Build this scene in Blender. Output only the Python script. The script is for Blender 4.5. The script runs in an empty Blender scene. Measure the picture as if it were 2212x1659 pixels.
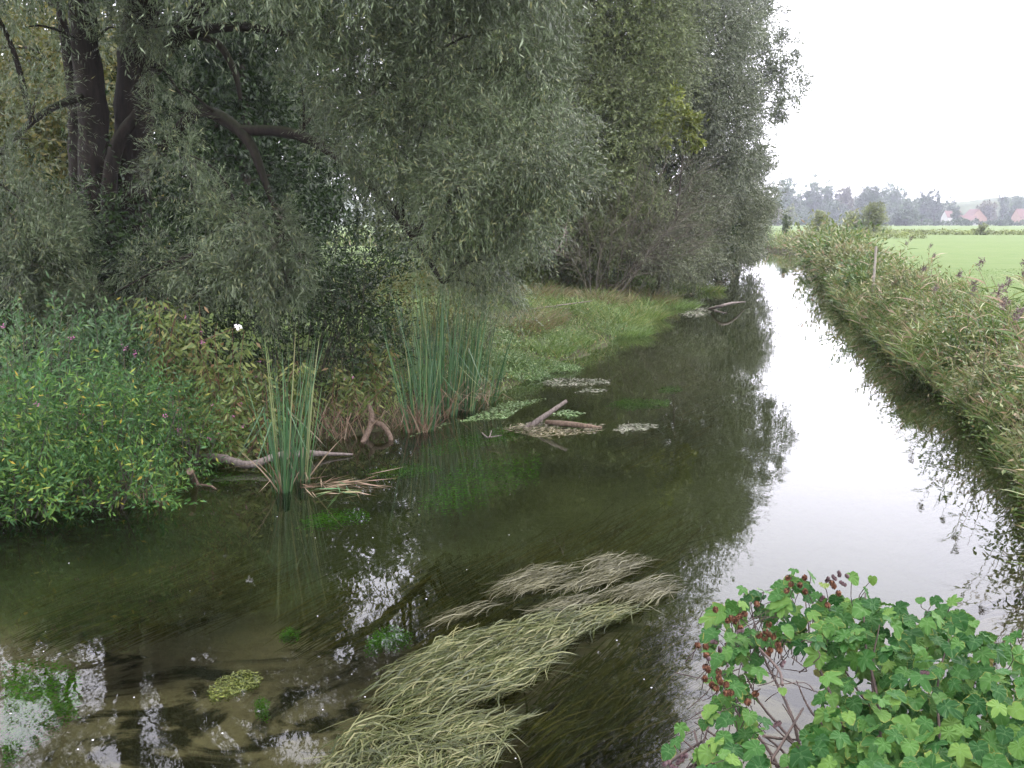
import bpy, math
import numpy as np
from mathutils import Vector
rng = np.random.default_rng(11)
R = math.radians
SC = bpy.context.scene
COL = SC.collection

# ------------------------------------------------------------------ camera, sky, sun, exposure
FPX = 2160.0                       # focal length in pixels of a 2212 x 1659 reading of the photograph
CX, CY = 1106.0, 829.5
PITCH = R(9.2)
CAMZ = 3.4
cam = bpy.data.cameras.new("camera")
cam.sensor_width = 36.0
cam.lens = 36.0 * FPX / 2212.0
cam.clip_start = 0.05
cam.clip_end = 4000
camo = bpy.data.objects.new("camera", cam)
COL.objects.link(camo)
camo.location = (0, 0, CAMZ)
camo.rotation_euler = (R(90) - PITCH, 0, 0)
SC.camera = camo

SUN_EL, SUN_AZ = R(52), R(70)      # azimuth clockwise from +Y (the view direction)
world = bpy.data.worlds.new("World")
SC.world = world
world.use_nodes = True
nt = world.node_tree
nt.nodes.clear()
out = nt.nodes.new("ShaderNodeOutputWorld")
bg = nt.nodes.new("ShaderNodeBackground")
sky = nt.nodes.new("ShaderNodeTexSky")
sky.sky_type = 'NISHITA'
sky.sun_disc = False
sky.sun_elevation = SUN_EL
sky.sun_rotation = SUN_AZ
sky.air_density = 1.0
sky.dust_density = 3.0
mix = nt.nodes.new("ShaderNodeMixRGB")
mix.inputs[0].default_value = 0.9
mix.inputs[2].default_value = (10.05, 9.8, 10.95, 1)   # even white overcast over the blue
nt.links.new(sky.outputs[0], mix.inputs[1])
nt.links.new(mix.outputs[0], bg.inputs[0])
bg.inputs[1].default_value = 0.1
nt.links.new(bg.outputs[0], out.inputs[0])

sun = bpy.data.lights.new("sun", 'SUN')
sun.energy = 0.6
sun.angle = R(25)
sun.color = (1.0, 0.96, 0.9)
suno = bpy.data.objects.new("sun", sun)
COL.objects.link(suno)
sd = Vector((math.sin(SUN_AZ) * math.cos(SUN_EL), math.cos(SUN_AZ) * math.cos(SUN_EL), math.sin(SUN_EL)))
suno.rotation_euler = sd.to_track_quat('Z', 'Y').to_euler()
suno.location = (30, 10, 60)

SC.view_settings.view_transform = 'Standard'
SC.view_settings.look = 'None'
SC.view_settings.gamma = 1
SC.view_settings.use_curve_mapping = False
SC.view_settings.exposure = 2.22
SC.cycles.max_bounces = 6
SC.cycles.diffuse_bounces = 2
SC.cycles.glossy_bounces = 2
SC.cycles.transmission_bounces = 3
SC.cycles.transparent_max_bounces = 8
SC.cycles.volume_bounces = 0
SC.cycles.caustics_reflective = False
SC.cycles.caustics_refractive = False

# ------------------------------------------------------------------ pixels and points
SP, CP = math.sin(PITCH), math.cos(PITCH)
def rays(px, py):
    a = (np.asarray(px, float) - CX) / FPX
    b = -(np.asarray(py, float) - CY) / FPX
    return np.stack([a, CP + b * SP, -SP + b * CP], -1)
def gp(px, py, z=0.0):             # where a sight line meets the level z
    d = rays(px, py)
    t = (z - CAMZ) / d[..., 2]
    return np.array([0, 0, CAMZ]) + d * np.asarray(t)[..., None]
def pp(px, py, D):                 # point of a sight line D metres away along Y
    d = rays(px, py)
    t = np.asarray(D) / d[..., 1]
    return np.array([0, 0, CAMZ]) + d * np.asarray(t)[..., None]
def proj(P):
    v = P - np.array([0, 0, CAMZ])
    zc = v[:, 1] * CP - v[:, 2] * SP
    up = v[:, 1] * SP + v[:, 2] * CP
    zc = np.where(zc < 0.1, 0.1, zc)
    return CX + FPX * v[:, 0] / zc, CY - FPX * up / zc
def z3(x, y): return 1492.5 + x * .3315, 275 + y * .3315
def z7(p): return [(707 + x * .355, 1100 + y * .355) for x, y in p]

def unit(v):
    return v / np.maximum(np.linalg.norm(v, axis=-1, keepdims=True), 1e-9)
def rdir(n):
    return unit(rng.normal(size=(n, 3)))
def smooth(t):
    t = np.clip(t, 0, 1)
    return t * t * (3 - 2 * t)
def vnoise(x, y, s=0):             # value noise in 0..1
    xi, yi = np.floor(x), np.floor(y)
    def h(a, b):
        v = np.sin(a * 127.1 + b * 311.7 + s * 74.7) * 43758.5453
        return v - np.floor(v)
    fx, fy = smooth(x - xi), smooth(y - yi)
    return (h(xi, yi) * (1 - fx) + h(xi + 1, yi) * fx) * (1 - fy) + (h(xi, yi + 1) * (1 - fx) + h(xi + 1, yi + 1) * fx) * fy
def inpoly(px, py, poly):
    c = np.zeros(len(px), bool)
    n = len(poly)
    for i in range(n):
        x1, y1 = poly[i]; x2, y2 = poly[(i + 1) % n]
        if y1 == y2: continue
        k = ((y1 > py) != (y2 > py)) & (px < (x2 - x1) * (py - y1) / (y2 - y1) + x1)
        c ^= k
    return c
def sample_poly(poly, n):
    p = np.array(poly, float)
    lo, hi = p.min(0), p.max(0)
    X, Y = [], []
    got = 0
    while got < n:
        x = rng.uniform(lo[0], hi[0], n * 2); y = rng.uniform(lo[1], hi[1], n * 2)
        k = inpoly(x, y, poly)
        X.append(x[k]); Y.append(y[k]); got += k.sum()
    return np.concatenate(X)[:n], np.concatenate(Y)[:n]

# ------------------------------------------------------------------ mesh building
class MB:
    def __init__(s): s.V = []; s.F = []; s.n = 0; s.uv = []
    def add(s, V, F, uv=None):
        V = np.asarray(V, float).reshape(-1, 3)
        F = np.asarray(F, np.int64)
        s.V.append(V); s.F.append(F + s.n); s.n += len(V)
        s.uv.append(np.zeros((len(V), 2)) if uv is None else np.asarray(uv, float).reshape(-1, 2))
        return s
    def build(s, name, mat, parent=None, shade=False, uv=False):
        base = np.array(parent['base']) if parent is not None and 'base' in parent else np.zeros(3)
        V = np.concatenate(s.V) - base
        me = bpy.data.meshes.new(name)
        me.vertices.add(len(V))
        me.vertices.foreach_set("co", V.astype(np.float32).ravel())
        idx = np.concatenate([f.ravel() for f in s.F])
        tot = np.concatenate([np.full(len(f), f.shape[1]) for f in s.F])
        st = np.concatenate([[0], np.cumsum(tot)[:-1]])
        me.loops.add(len(idx))
        me.loops.foreach_set("vertex_index", idx.astype(np.int32))
        me.polygons.add(len(tot))
        me.polygons.foreach_set("loop_start", st.astype(np.int32))
        if shade: me.polygons.foreach_set("use_smooth", np.ones(len(tot), bool))
        else: me.polygons.foreach_set("use_smooth", np.zeros(len(tot), bool))
        if uv:
            u = me.uv_layers.new(name="UVMap")
            u.data.foreach_set("uv", np.concatenate(s.uv)[idx].astype(np.float32).ravel())
        me.update(calc_edges=True)
        for m in (mat if isinstance(mat, (list, tuple)) else [mat]): me.materials.append(m)
        o = bpy.data.objects.new(name, me)
        COL.objects.link(o)
        if parent is not None: o.parent = parent
        return o
def thing(name, label, cat, loc, group=None):
    o = bpy.data.objects.new(name, None)
    COL.objects.link(o)
    o.empty_display_size = 0.2
    o.location = tuple(float(v) for v in loc)
    o['base'] = [float(v) for v in loc]
    o['label'] = label; o['category'] = cat
    if group: o['group'] = group
    return o
def tag(o, label=None, cat=None, group=None, kind=None):
    if label: o['label'] = label
    if cat: o['category'] = cat
    if group: o['group'] = group
    if kind: o['kind'] = kind
    return o

def spline(pts, n):
    P = np.array(pts, float)
    if len(P) == 2: return P[0] + (P[1] - P[0]) * np.linspace(0, 1, n)[:, None]
    Q = np.vstack([2 * P[0] - P[1], P, 2 * P[-1] - P[-2]])
    u = np.linspace(0, len(P) - 1 - 1e-6, n)
    i = u.astype(int); t = (u - i)[:, None]
    a, b, c, d = Q[i], Q[i + 1], Q[i + 2], Q[i + 3]
    return 0.5 * (2 * b + (c - a) * t + (2 * a - 5 * b + 4 * c - d) * t ** 2 + (3 * b - a - 3 * c + d) * t ** 3)
def tube(mb, pts, r, sides=7, n=None, rough=0.0):
    n = n or max(4, 4 * (len(pts) - 1) + 1)
    P = spline(pts, n)
    rr = np.interp(np.linspace(0, 1, n), np.linspace(0, 1, len(r)), r)
    T = unit(np.gradient(P, axis=0))
    ref = np.array([0.31, 0.87, 0.37])
    A = unit(np.cross(T, ref)); B = np.cross(T, A)
    an = np.linspace(0, 2 * np.pi, sides, endpoint=False)
    k = 1 + rough * rng.normal(size=(n, sides, 1))
    V = P[:, None] + (A[:, None] * np.cos(an)[None, :, None] + B[:, None] * np.sin(an)[None, :, None]) * rr[:, None, None] * k
    i = np.arange(n - 1)[:, None] * sides; j = np.arange(sides)[None]
    jn = (j + 1) % sides
    F = np.stack([i + j, i + jn, i + sides + jn, i + sides + j], -1).reshape(-1, 4)
    mb.add(V, F)
    mb.add(V[-1], np.arange(sides)[None]); mb.add(V[0][::-1], np.arange(sides)[None])
def ribbons(mb, P, side, w, uv=False):          # P (N,K,3), side (N,3)|(N,K,3), w (N,K)
    N, K = P.shape[:2]
    if side.ndim == 2: side = side[:, None]
    S = side * w[..., None] * 0.5
    V = np.stack([P - S, P + S], 2)             # N,K,2,3
    b = np.arange(N)[:, None] * (2 * K) + np.arange(K - 1)[None] * 2
    F = np.stack([b, b + 1, b + 3, b + 2], -1).reshape(-1, 4)
    mb.add(V, F)
def blades(mb, base, d, L, w, bend, K=5, prof=None, twist=0.0, kink=0.0):
    N = len(base)
    t = np.linspace(0, 1, K)
    hz = d.copy(); hz[:, 2] = 0
    hz = unit(hz + 1e-6 * rng.normal(size=hz.shape))
    bv = hz * 1.0 + np.array([0, 0, -0.75])
    P = base[:, None] + d[:, None] * (L[:, None] * t)[..., None] + bv[:, None] * ((bend * L)[:, None] * t ** 2)[..., None]
    if kink > 0:
        k = rng.random(N) < kink
        j = max(1, int(K * 0.6))
        off = P[k, j:] - P[k, j:j + 1]
        off[..., 2] *= -0.6
        off += hz[k][:, None] * np.linalg.norm(off, axis=-1, keepdims=True) * .6
        P[k, j:] = P[k, j:j + 1] + off
    fac = rng.normal(size=(N, 3)); fac[:, 2] *= .3
    side = unit(np.cross(d, fac))
    if prof is None: prof = np.interp(t, [0, .15, .7, 1], [.6, 1, .8, .06])
    ribbons(mb, P, side, w[:, None] * prof[None])
    return P
def diamonds(mb, base, d, L, w, fold=0.0, mid=.42, nrm=None):
    N = len(base)
    if N == 0: return
    r = rng.normal(size=(N, 3)) if nrm is None else nrm
    side = unit(np.cross(d, r))
    m = base + d * (L * mid)[:, None]
    V = np.stack([base, m + side * (w * .5)[:, None], base + d * L[:, None], m - side * (w * .5)[:, None]], 1)
    F = np.arange(N * 4).reshape(-1, 4)
    mb.add(V, F)

# ------------------------------------------------------------------ materials
def mat_new(name):
    m = bpy.data.materials.new(name)
    m.use_nodes = True
    m.node_tree.nodes.clear()
    return m, m.node_tree.nodes, m.node_tree.links
def ramp(N, cols, interp='LINEAR'):
    r = N.new("ShaderNodeValToRGB")
    r.color_ramp.interpolation = interp
    e = r.color_ramp.elements
    while len(e) < len(cols): e.new(0.5)
    for i, (p, c) in enumerate(cols):
        e[i].position = p; e[i].color = (*c, 1)
    return r
def leaf_mat(name, cols, back=None, rough=.5, trans=.3, spec=.4, patch=.35, pscale=.6):
    m, N, L = mat_new(name)
    o = N.new("ShaderNodeOutputMaterial")
    g = N.new("ShaderNodeNewGeometry")
    r = ramp(N, cols)
    L.new(g.outputs['Random Per Island'], r.inputs[0])
    col = r.outputs[0]
    if back is not None:
        mx = N.new("ShaderNodeMixRGB")
        L.new(g.outputs['Backfacing'], mx.inputs[0]); L.new(col, mx.inputs[1]); mx.inputs[2].default_value = (*back, 1)
        col = mx.outputs[0]
    tc = N.new("ShaderNodeTexCoord"); nz = N.new("ShaderNodeTexNoise")
    nz.inputs['Scale'].default_value = pscale; nz.inputs['Detail'].default_value = 2
    L.new(tc.outputs['Object'], nz.inputs['Vector'])
    mr = N.new("ShaderNodeMapRange")
    mr.inputs[1].default_value = .3; mr.inputs[2].default_value = .7
    mr.inputs[3].default_value = 1 - patch; mr.inputs[4].default_value = 1 + patch
    L.new(nz.outputs[0], mr.inputs[0])
    hs = N.new("ShaderNodeHueSaturation")
    L.new(mr.outputs[0], hs.inputs['Value']); L.new(col, hs.inputs['Color'])
    p = N.new("ShaderNodeBsdfPrincipled")
    L.new(hs.outputs[0], p.inputs['Base Color'])
    p.inputs['Roughness'].default_value = rough
    p.inputs['Specular IOR Level'].default_value = spec
    t = N.new("ShaderNodeBsdfTranslucent")
    L.new(hs.outputs[0], t.inputs[0])
    ms = N.new("ShaderNodeMixShader"); ms.inputs[0].default_value = trans
    L.new(p.outputs[0], ms.inputs[1]); L.new(t.outputs[0], ms.inputs[2])
    L.new(ms.outputs[0], o.inputs[0])
    return m
def bark_mat(name, c0, c1, scale=6, moss=0.0, stretch=4):
    m, N, L = mat_new(name)
    o = N.new("ShaderNodeOutputMaterial")
    tc = N.new("ShaderNodeTexCoord"); mp = N.new("ShaderNodeMapping")
    mp.inputs['Scale'].default_value = (scale, scale, scale / stretch)
    L.new(tc.outputs['Object'], mp.inputs[0])
    nz = N.new("ShaderNodeTexNoise"); nz.inputs['Detail'].default_value = 6; nz.inputs['Roughness'].default_value = .65
    nz.inputs['Scale'].default_value = 2.0
    L.new(mp.outputs[0], nz.inputs['Vector'])
    r = ramp(N, [(.3, c0), (.7, c1)])
    L.new(nz.outputs[0], r.inputs[0])
    col = r.outputs[0]
    if moss > 0:
        g = N.new("ShaderNodeNewGeometry"); sx = N.new("ShaderNodeSeparateXYZ")
        L.new(g.outputs['Normal'], sx.inputs[0])
        mr = N.new("ShaderNodeMapRange"); mr.inputs[1].default_value = .1; mr.inputs[2].default_value = .8
        mr.inputs[4].default_value = moss
        L.new(sx.outputs[2], mr.inputs[0])
        mx = N.new("ShaderNodeMixRGB"); L.new(mr.outputs[0], mx.inputs[0]); L.new(col, mx.inputs[1])
        mx.inputs[2].default_value = (.035, .06, .012, 1)
        col = mx.outputs[0]
    p = N.new("ShaderNodeBsdfPrincipled"); p.inputs['Roughness'].default_value = .9
    p.inputs['Specular IOR Level'].default_value = .2
    L.new(col, p.inputs['Base Color'])
    b = N.new("ShaderNodeBump"); b.inputs['Strength'].default_value = .7; b.inputs['Distance'].default_value = .03
    L.new(nz.outputs[0], b.inputs['Height']); L.new(b.outputs[0], p.inputs['Normal'])
    L.new(p.outputs[0], o.inputs[0])
    return m
def plain_mat(name, c0, c1, scale=5, rough=.8):
    m, N, L = mat_new(name)
    o = N.new("ShaderNodeOutputMaterial")
    tc = N.new("ShaderNodeTexCoord"); nz = N.new("ShaderNodeTexNoise")
    nz.inputs['Scale'].default_value = scale; nz.inputs['Detail'].default_value = 5
    L.new(tc.outputs['Object'], nz.inputs['Vector'])
    r = ramp(N, [(.3, c0), (.7, c1)]); L.new(nz.outputs[0], r.inputs[0])
    p = N.new("ShaderNodeBsdfPrincipled"); p.inputs['Roughness'].default_value = rough
    L.new(r.outputs[0], p.inputs['Base Color']); L.new(p.outputs[0], o.inputs[0])
    return m

M = {}
M['silver_leaf'] = leaf_mat("silver willow leaf", [(0, (0.0169, 0.02921, 0.008645)), (.5, (0.039, 0.05842, 0.01976)), (.85, (0.0858, 0.1113, 0.05187)), (1, (0.1365, 0.1391, 0.0494))], back=(0.1365, 0.1725, 0.0988), rough=.42, trans=.12, spec=.38)
M['olive_leaf'] = leaf_mat("olive willow leaf", [(0, (0.05376, 0.08192, 0.02304)), (.6, (0.09984, 0.128, 0.04096)), (1, (0.1536, 0.1792, 0.064))], back=(0.1344, 0.16, 0.0832), trans=.25, patch=.3, pscale=.3)
M['dark_leaf'] = leaf_mat("dark tall tree leaf", [(0, (0.048, 0.066, 0.0312)), (.6, (0.0864, 0.1056, 0.0552)), (1, (0.132, 0.1464, 0.084))], back=(0.12, 0.138, 0.0936), trans=.2, patch=.3, pscale=.2)
M['scrub_leaf'] = leaf_mat("grey scrub leaf", [(0, (0.05175, 0.0671, 0.0264)), (.6, (0.0874, 0.1049, 0.0462)), (1, (0.1323, 0.1464, 0.0704))], back=(0.115, 0.1366, 0.077), trans=.22, pscale=.3)
M['shade_leaf'] = leaf_mat("shade darkened green leaf", [(0, (0.0068, 0.01785, 0.0034)), (.6, (0.0153, 0.0357, 0.0068)), (1, (0.0323, 0.0595, 0.0119))], trans=.3, patch=.4, pscale=.8)  # deep green, with the shade of the wood and hollow put into the colour
M['gold_leaf'] = leaf_mat("yellowing leaf", [(0, (.06, .075, .02)), (.6, (.11, .12, .03)), (1, (.19, .16, .05))], trans=.35, patch=.35, pscale=.4)
M['bush_leaf_b'] = leaf_mat('blue green bush leaf', [(0, (0.02, 0.0575, 0.0154)), (.6, (0.05, 0.1063, 0.0286)), (.95, (0.1, 0.1688, 0.0462)), (1, (0.25, 0.2, 0.033))], back=(0.06875, 0.125, 0.055), trans=.3, patch=.35, pscale=1.2)
M['sprig_leaf'] = leaf_mat('lime yellow sprig leaf', [(0, (.10, .14, .02)), (1, (.2, .22, .045))], trans=.35)
M['bush_leaf'] = leaf_mat("fresh bush leaf", [(0, (0.0168, 0.0525, 0.0084)), (.5, (0.0432, 0.105, 0.0168)), (.92, (0.102, 0.1812, 0.0315)), (.982, (0.192, 0.2125, 0.0315)), (1, (0.36, 0.25, 0.0315))], back=(0.06, 0.1375, 0.04725), rough=.5, spec=.25, trans=.3, patch=.3, pscale=1.6)
M['balsam_leaf'] = leaf_mat("yellow green balsam leaf", [(0, (0.06, 0.102, 0.024)), (.6, (0.132, 0.174, 0.0432)), (.88, (0.216, 0.234, 0.072)), (1, (0.192, 0.096, 0.048))], rough=.45, trans=.35, patch=.3, pscale=2)
M['balsam_stem'] = plain_mat("reddish stem", (.07, .03, .018), (.12, .06, .03))
M['pink'] = plain_mat("pink petal", (.22, .06, .13), (.34, .13, .24), 20)
M['white_petal'] = plain_mat("white petal", (.7, .68, .7), (.8, .78, .8), 20)
M['cattail'] = leaf_mat("cattail blade", [(0, (0.0275, 0.0713, 0.0264)), (.55, (0.055, 0.1265, 0.0462)), (.88, (0.099, 0.1898, 0.0715)), (1, (0.242, 0.207, 0.088))], rough=.4, trans=.2, patch=.15, pscale=1)
M['straw'] = leaf_mat("dead straw blade", [(0, (.085, .05, .028)), (.5, (.17, .115, .07)), (1, (.27, .21, .14))], rough=.7, trans=.2, patch=.2, pscale=2)
M['grass'] = leaf_mat("bank grass blade", [(0, (0.051, 0.09758, 0.0187)), (.5, (0.102, 0.1664, 0.0374)), (.8, (0.1683, 0.2122, 0.0561)), (1, (0.2448, 0.218, 0.0935))], trans=.3, patch=.4, pscale=.8)
M['fresh_grass'] = leaf_mat("bright fresh grass", [(0, (0.069, 0.1207, 0.0253)), (.6, (0.115, 0.184, 0.046)), (1, (0.1725, 0.23, 0.0805))], trans=.3)
M['red_grass'] = leaf_mat("reddish dry grass", [(0, (.10, .075, .034)), (.35, (.18, .12, .066)), (.6, (.12, .15, .05)), (1, (.2, .19, .1))], trans=.3)
M['herb'] = leaf_mat("low cress leaf", [(0, (0.0625, 0.1187, 0.0375)), (.6, (0.125, 0.2, 0.06875)), (1, (0.2, 0.2625, 0.125))], trans=.3)
M['herb_dark'] = leaf_mat('shaded low herb leaf', [(0, (0.0435, 0.087, 0.0203)), (.6, (0.09425, 0.1595, 0.0377)), (.93, (0.174, 0.2175, 0.058)), (1, (0.29, 0.1885, 0.087))], trans=.3, patch=.4, pscale=1)
M['reed'] = leaf_mat("bank reed leaf", [(0, (0.0504, 0.0952, 0.02)), (.5, (0.108, 0.1568, 0.04)), (.78, (0.186, 0.2016, 0.06875)), (.91, (0.24, 0.1736, 0.1)), (1, (0.36, 0.2632, 0.1938))], rough=.4, trans=.3, patch=.3, pscale=.7)
M['reed_dark'] = leaf_mat("bank bramble leaf", [(0, (.04, .085, .016)), (.6, (.085, .14, .03)), (.9, (.15, .19, .05)), (1, (.2, .15, .06))], rough=.4, trans=.3, patch=.35, pscale=1)
M['reed_bush'] = leaf_mat('olive bank shrub leaf', [(0, (.07, .095, .03)), (.5, (.14, .17, .055)), (.85, (.22, .22, .1)), (1, (.28, .19, .12))], rough=.5, trans=.3, patch=.3, pscale=1.2)
M['plume'] = leaf_mat("reed plume", [(0, (.07, .045, .045)), (1, (.15, .11, .10))], trans=.2)
M['weed_top'] = leaf_mat("floating weed blade", [(0, (0.01424, 0.02064, 0.00344)), (.4, (0.04272, 0.05332, 0.01204)), (.8, (0.1029, 0.1084, 0.04472)), (1, (0.1242, 0.118, 0.05))], rough=.45, spec=.25, trans=.1, patch=.25, pscale=2)
M['weed_pale'] = leaf_mat("wet silvery weed blade", [(0, (0.0246, 0.0246, 0.0082)), (.5, (0.0656, 0.06232, 0.02952)), (1, (0.135, 0.13, 0.082))], rough=.5, spec=.2, trans=.1, patch=.25, pscale=2)
M['weed_sub'] = leaf_mat("submerged weed blade", [(0, (.03, .034, .01)), (.6, (.06, .06, .018)), (1, (.10, .085, .026))], rough=.8, spec=0, trans=.2, patch=.3)
M['algae'] = leaf_mat("bright algae", [(0, (0.045, 0.135, 0.0108)), (.6, (0.0756, 0.216, 0.018)), (1, (0.126, 0.27, 0.036))], rough=.8, spec=0, trans=.2, patch=.3, pscale=3)
M['starwort'] = leaf_mat("yellow green water plant", [(0, (.04, .055, .006)), (.6, (.075, .095, .01)), (1, (.12, .13, .02))], trans=.2)
M['duckweed'] = leaf_mat("pale floating leaves", [(0, (0.062, 0.0744, 0.0372)), (.6, (0.1178, 0.124, 0.0806)), (1, (0.186, 0.1736, 0.1364))], trans=.1, spec=.25, rough=.5)
M['bark'] = bark_mat("willow bark", (0.006, 0.004875, 0.00375), (0.0225, 0.01725, 0.0135), moss=.2)
M['far_bark'] = bark_mat("grey bark", (.03, .026, .02), (.07, .06, .05), 2)
M['twig'] = plain_mat("dark twig", (.03, .025, .018), (.06, .05, .036))
M['grey_twig'] = plain_mat("bare grey twig", (.04, .035, .022), (.085, .074, .05), 3)
M['deadwood'] = bark_mat("weathered dead wood", (.075, .06, .05), (.2, .17, .15), 14, 0, 3)
M['dead_brown'] = bark_mat("brown dead wood", (.07, .05, .035), (.17, .125, .09), 14, 0, 3)
M['pale_wood'] = bark_mat('bleached post wood', (.2, .18, .15), (.36, .33, .28), 10)
M['debris'] = leaf_mat("floating debris", [(0, (.05, .045, .02)), (.6, (.11, .095, .045)), (1, (.18, .16, .1))], rough=.5, trans=.1)
M['foam'] = plain_mat("white fleck", (.6, .58, .6), (.8, .78, .8))

# ------------------------------------------------------------------ river outline and ground
LEFT_PX = [(0, 1108), (330, 1068), (420, 1022), (600, 965), (760, 938), (880, 908), (1020, 870), (1090, 845), (1200, 800), (1270, 765), (1400, 700), (1440, 655), (1520, 612), (1570, 578), (1600, 556)]
RIGHT_PX = [(2285, 1150), (2210, 1000), (2052, 855), (1935, 765), (1842, 680), (1792, 610), (1752, 551)]
lp = gp(*np.array(LEFT_PX, float).T); rp = gp(*np.array(RIGHT_PX, float).T)
FAR_Y = float(gp(1700, 541)[1])
LY = np.concatenate([[-12, 4, 8], lp[:, 1], [FAR_Y - 9, FAR_Y - 7, FAR_Y + 60]])
LX = np.concatenate([[-16, -12, -9], lp[:, 0], [lp[-1, 0] - 2, -60, -60]])
order = np.argsort(LY); LY, LX = LY[order], LX[order]
RY = np.concatenate([[-12, 3.9, 4.7, 5.4], rp[:, 1], [FAR_Y + 60]])
RX = np.concatenate([[.4, .7, 2.6, 4.2], rp[:, 0], [rp[-1, 0]]])
def edges(y): return np.interp(y, LY, LX), np.interp(y, RY, RX)
def inside(x, y):                  # > 0 in the river, metres from the bank
    l, r = edges(y)
    return np.minimum(np.minimum(x - l, r - x), FAR_Y - y)
def ground_z(x, y):
    l, r = edges(y)
    d = inside(x, y) + (vnoise(x * .9, y * .9, 3) - .5) * .5
    n = vnoise(x * .5, y * .5, 1) * .6 + vnoise(x * 1.7, y * 1.7, 2) * .4
    right = smooth((x - (l + r) / 2) / 2 + .5)
    far = smooth((y - FAR_Y + 3) / 3)
    bedz = -.62 * smooth(d / 1.9) - .12 + .16 * (n - .5)
    left_land = .06 + .30 * smooth(-d / 2.5) + .42 * smooth(-d / 12) + .14 * (n - .5)
    right_land = .10 + .72 * smooth(-d / 1.3) + .06 * (n - .5)
    land = left_land + (right_land - left_land) * np.maximum(right, far)
    return np.where(d > 0, -.12 * smooth(d / .3) + (bedz + .12), land * smooth(-d / .4))
def axis(lo, hi, fine_lo, fine_hi, step, grow):
    a = list(np.arange(fine_lo, fine_hi + 1e-6, step))
    s = step
    while a[-1] < hi: s *= grow; a.append(a[-1] + s)
    s = step
    while a[0] > lo: s *= grow; a.insert(0, a[0] - s)
    return np.array(a)
xs = axis(-1100, 1100, -12, 12, .2, 1.09); ys = axis(-14, 1200, -6, 34, .2, 1.035)
GX, GY = np.meshgrid(xs, ys)
GZ = ground_z(GX, GY)
nx, ny = len(xs), len(ys)
ii = np.arange(ny - 1)[:, None] * nx + np.arange(nx - 1)[None]
GF = np.stack([ii, ii + 1, ii + nx + 1, ii + nx], -1).reshape(-1, 4)
def ground_mat():
    m, N, L = mat_new("river bed and bank soil")
    o = N.new("ShaderNodeOutputMaterial")
    tc = N.new("ShaderNodeTexCoord")
    def noise(scale, det=4, vec=None, rot=0, sx=1, sy=1, dist=0):
        mp = N.new("ShaderNodeMapping"); mp.inputs['Scale'].default_value = (sx, sy, 1); mp.inputs['Rotation'].default_value = (0, 0, rot)
        L.new(tc.outputs['Object'], mp.inputs[0])
        n = N.new("ShaderNodeTexNoise"); n.inputs['Scale'].default_value = scale; n.inputs['Detail'].default_value = det
        n.inputs['Roughness'].default_value = .62; n.inputs['Distortion'].default_value = dist
        L.new(mp.outputs[0], n.inputs['Vector']); return n
    def mixc(fac, a, b):
        x = N.new("ShaderNodeMixRGB"); L.new(fac, x.inputs[0])
        for k, v in ((1, a), (2, b)):
            if isinstance(v, tuple): x.inputs[k].default_value = (*v, 1)
            else: L.new(v, x.inputs[k])
        return x.outputs[0]
    def rng_(src, a, b):
        r = N.new("ShaderNodeMapRange"); r.inputs[1].default_value = a; r.inputs[2].default_value = b
        r.interpolation_type = 'SMOOTHSTEP'; L.new(src, r.inputs[0]); return r.outputs[0]
    n1 = noise(1.0, 6, rot=-.7, sx=.75, sy=1.1, dist=.9); n2 = noise(7, 5); n3 = noise(.3, 4, rot=-.7, sx=.8); n4 = noise(30, 3)
    sand = mixc(n2.outputs[0], (.105, .085, .064), (.225, .187, .144))
    bed = mixc(rng_(n1.outputs[0], .5, .6), sand, mixc(n2.outputs[0], (.012, .011, .008), (.03, .028, .018)))
    sp0 = N.new("ShaderNodeSeparateXYZ"); L.new(tc.outputs['Object'], sp0.inputs[0])
    ad = N.new("ShaderNodeMath"); ad.operation = 'MULTIPLY_ADD'; ad.inputs[1].default_value = 3.0
    L.new(n3.outputs[0], ad.inputs[0]); L.new(sp0.outputs[1], ad.inputs[2])
    silt = mixc(n3.outputs[0], mixc(n2.outputs[0], (.03, .036, .015), (.06, .068, .028)), mixc(n2.outputs[0], (.05, .056, .026), (.085, .09, .042)))
    bed = mixc(rng_(ad.outputs[0], 10.2, 12.2), bed, silt)
    soil = mixc(n2.outputs[0], (.022, .02, .012), (.06, .055, .028))
    meadow = mixc(noise(.06, 4, sx=.4).outputs[0], (.062, .106, .028), (.104, .148, .048))
    meadow = mixc(rng_(noise(1.3, 5, sx=.35).outputs[0], .35, .7), meadow, (.110, .142, .052))
    sp = N.new("ShaderNodeSeparateXYZ"); L.new(tc.outputs['Object'], sp.inputs[0])
    land = mixc(rng_(sp.outputs[2], .42, .66), soil, meadow)
    col = mixc(rng_(sp.outputs[2], -.03, .05), bed, land)
    p = N.new("ShaderNodeBsdfPrincipled"); p.inputs['Roughness'].default_value = .95; p.inputs['Specular IOR Level'].default_value = .1
    L.new(col, p.inputs['Base Color'])
    b = N.new("ShaderNodeBump"); b.inputs['Strength'].default_value = .6; b.inputs['Distance'].default_value = .05
    L.new(n2.outputs[0], b.inputs['Height']); L.new(b.outputs[0], p.inputs['Normal'])
    L.new(p.outputs[0], o.inputs[0])
    return m
g = MB().add(np.stack([GX, GY, GZ], -1), GF).build("ground", ground_mat(), shade=True)
tag(g, kind='structure')

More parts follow.
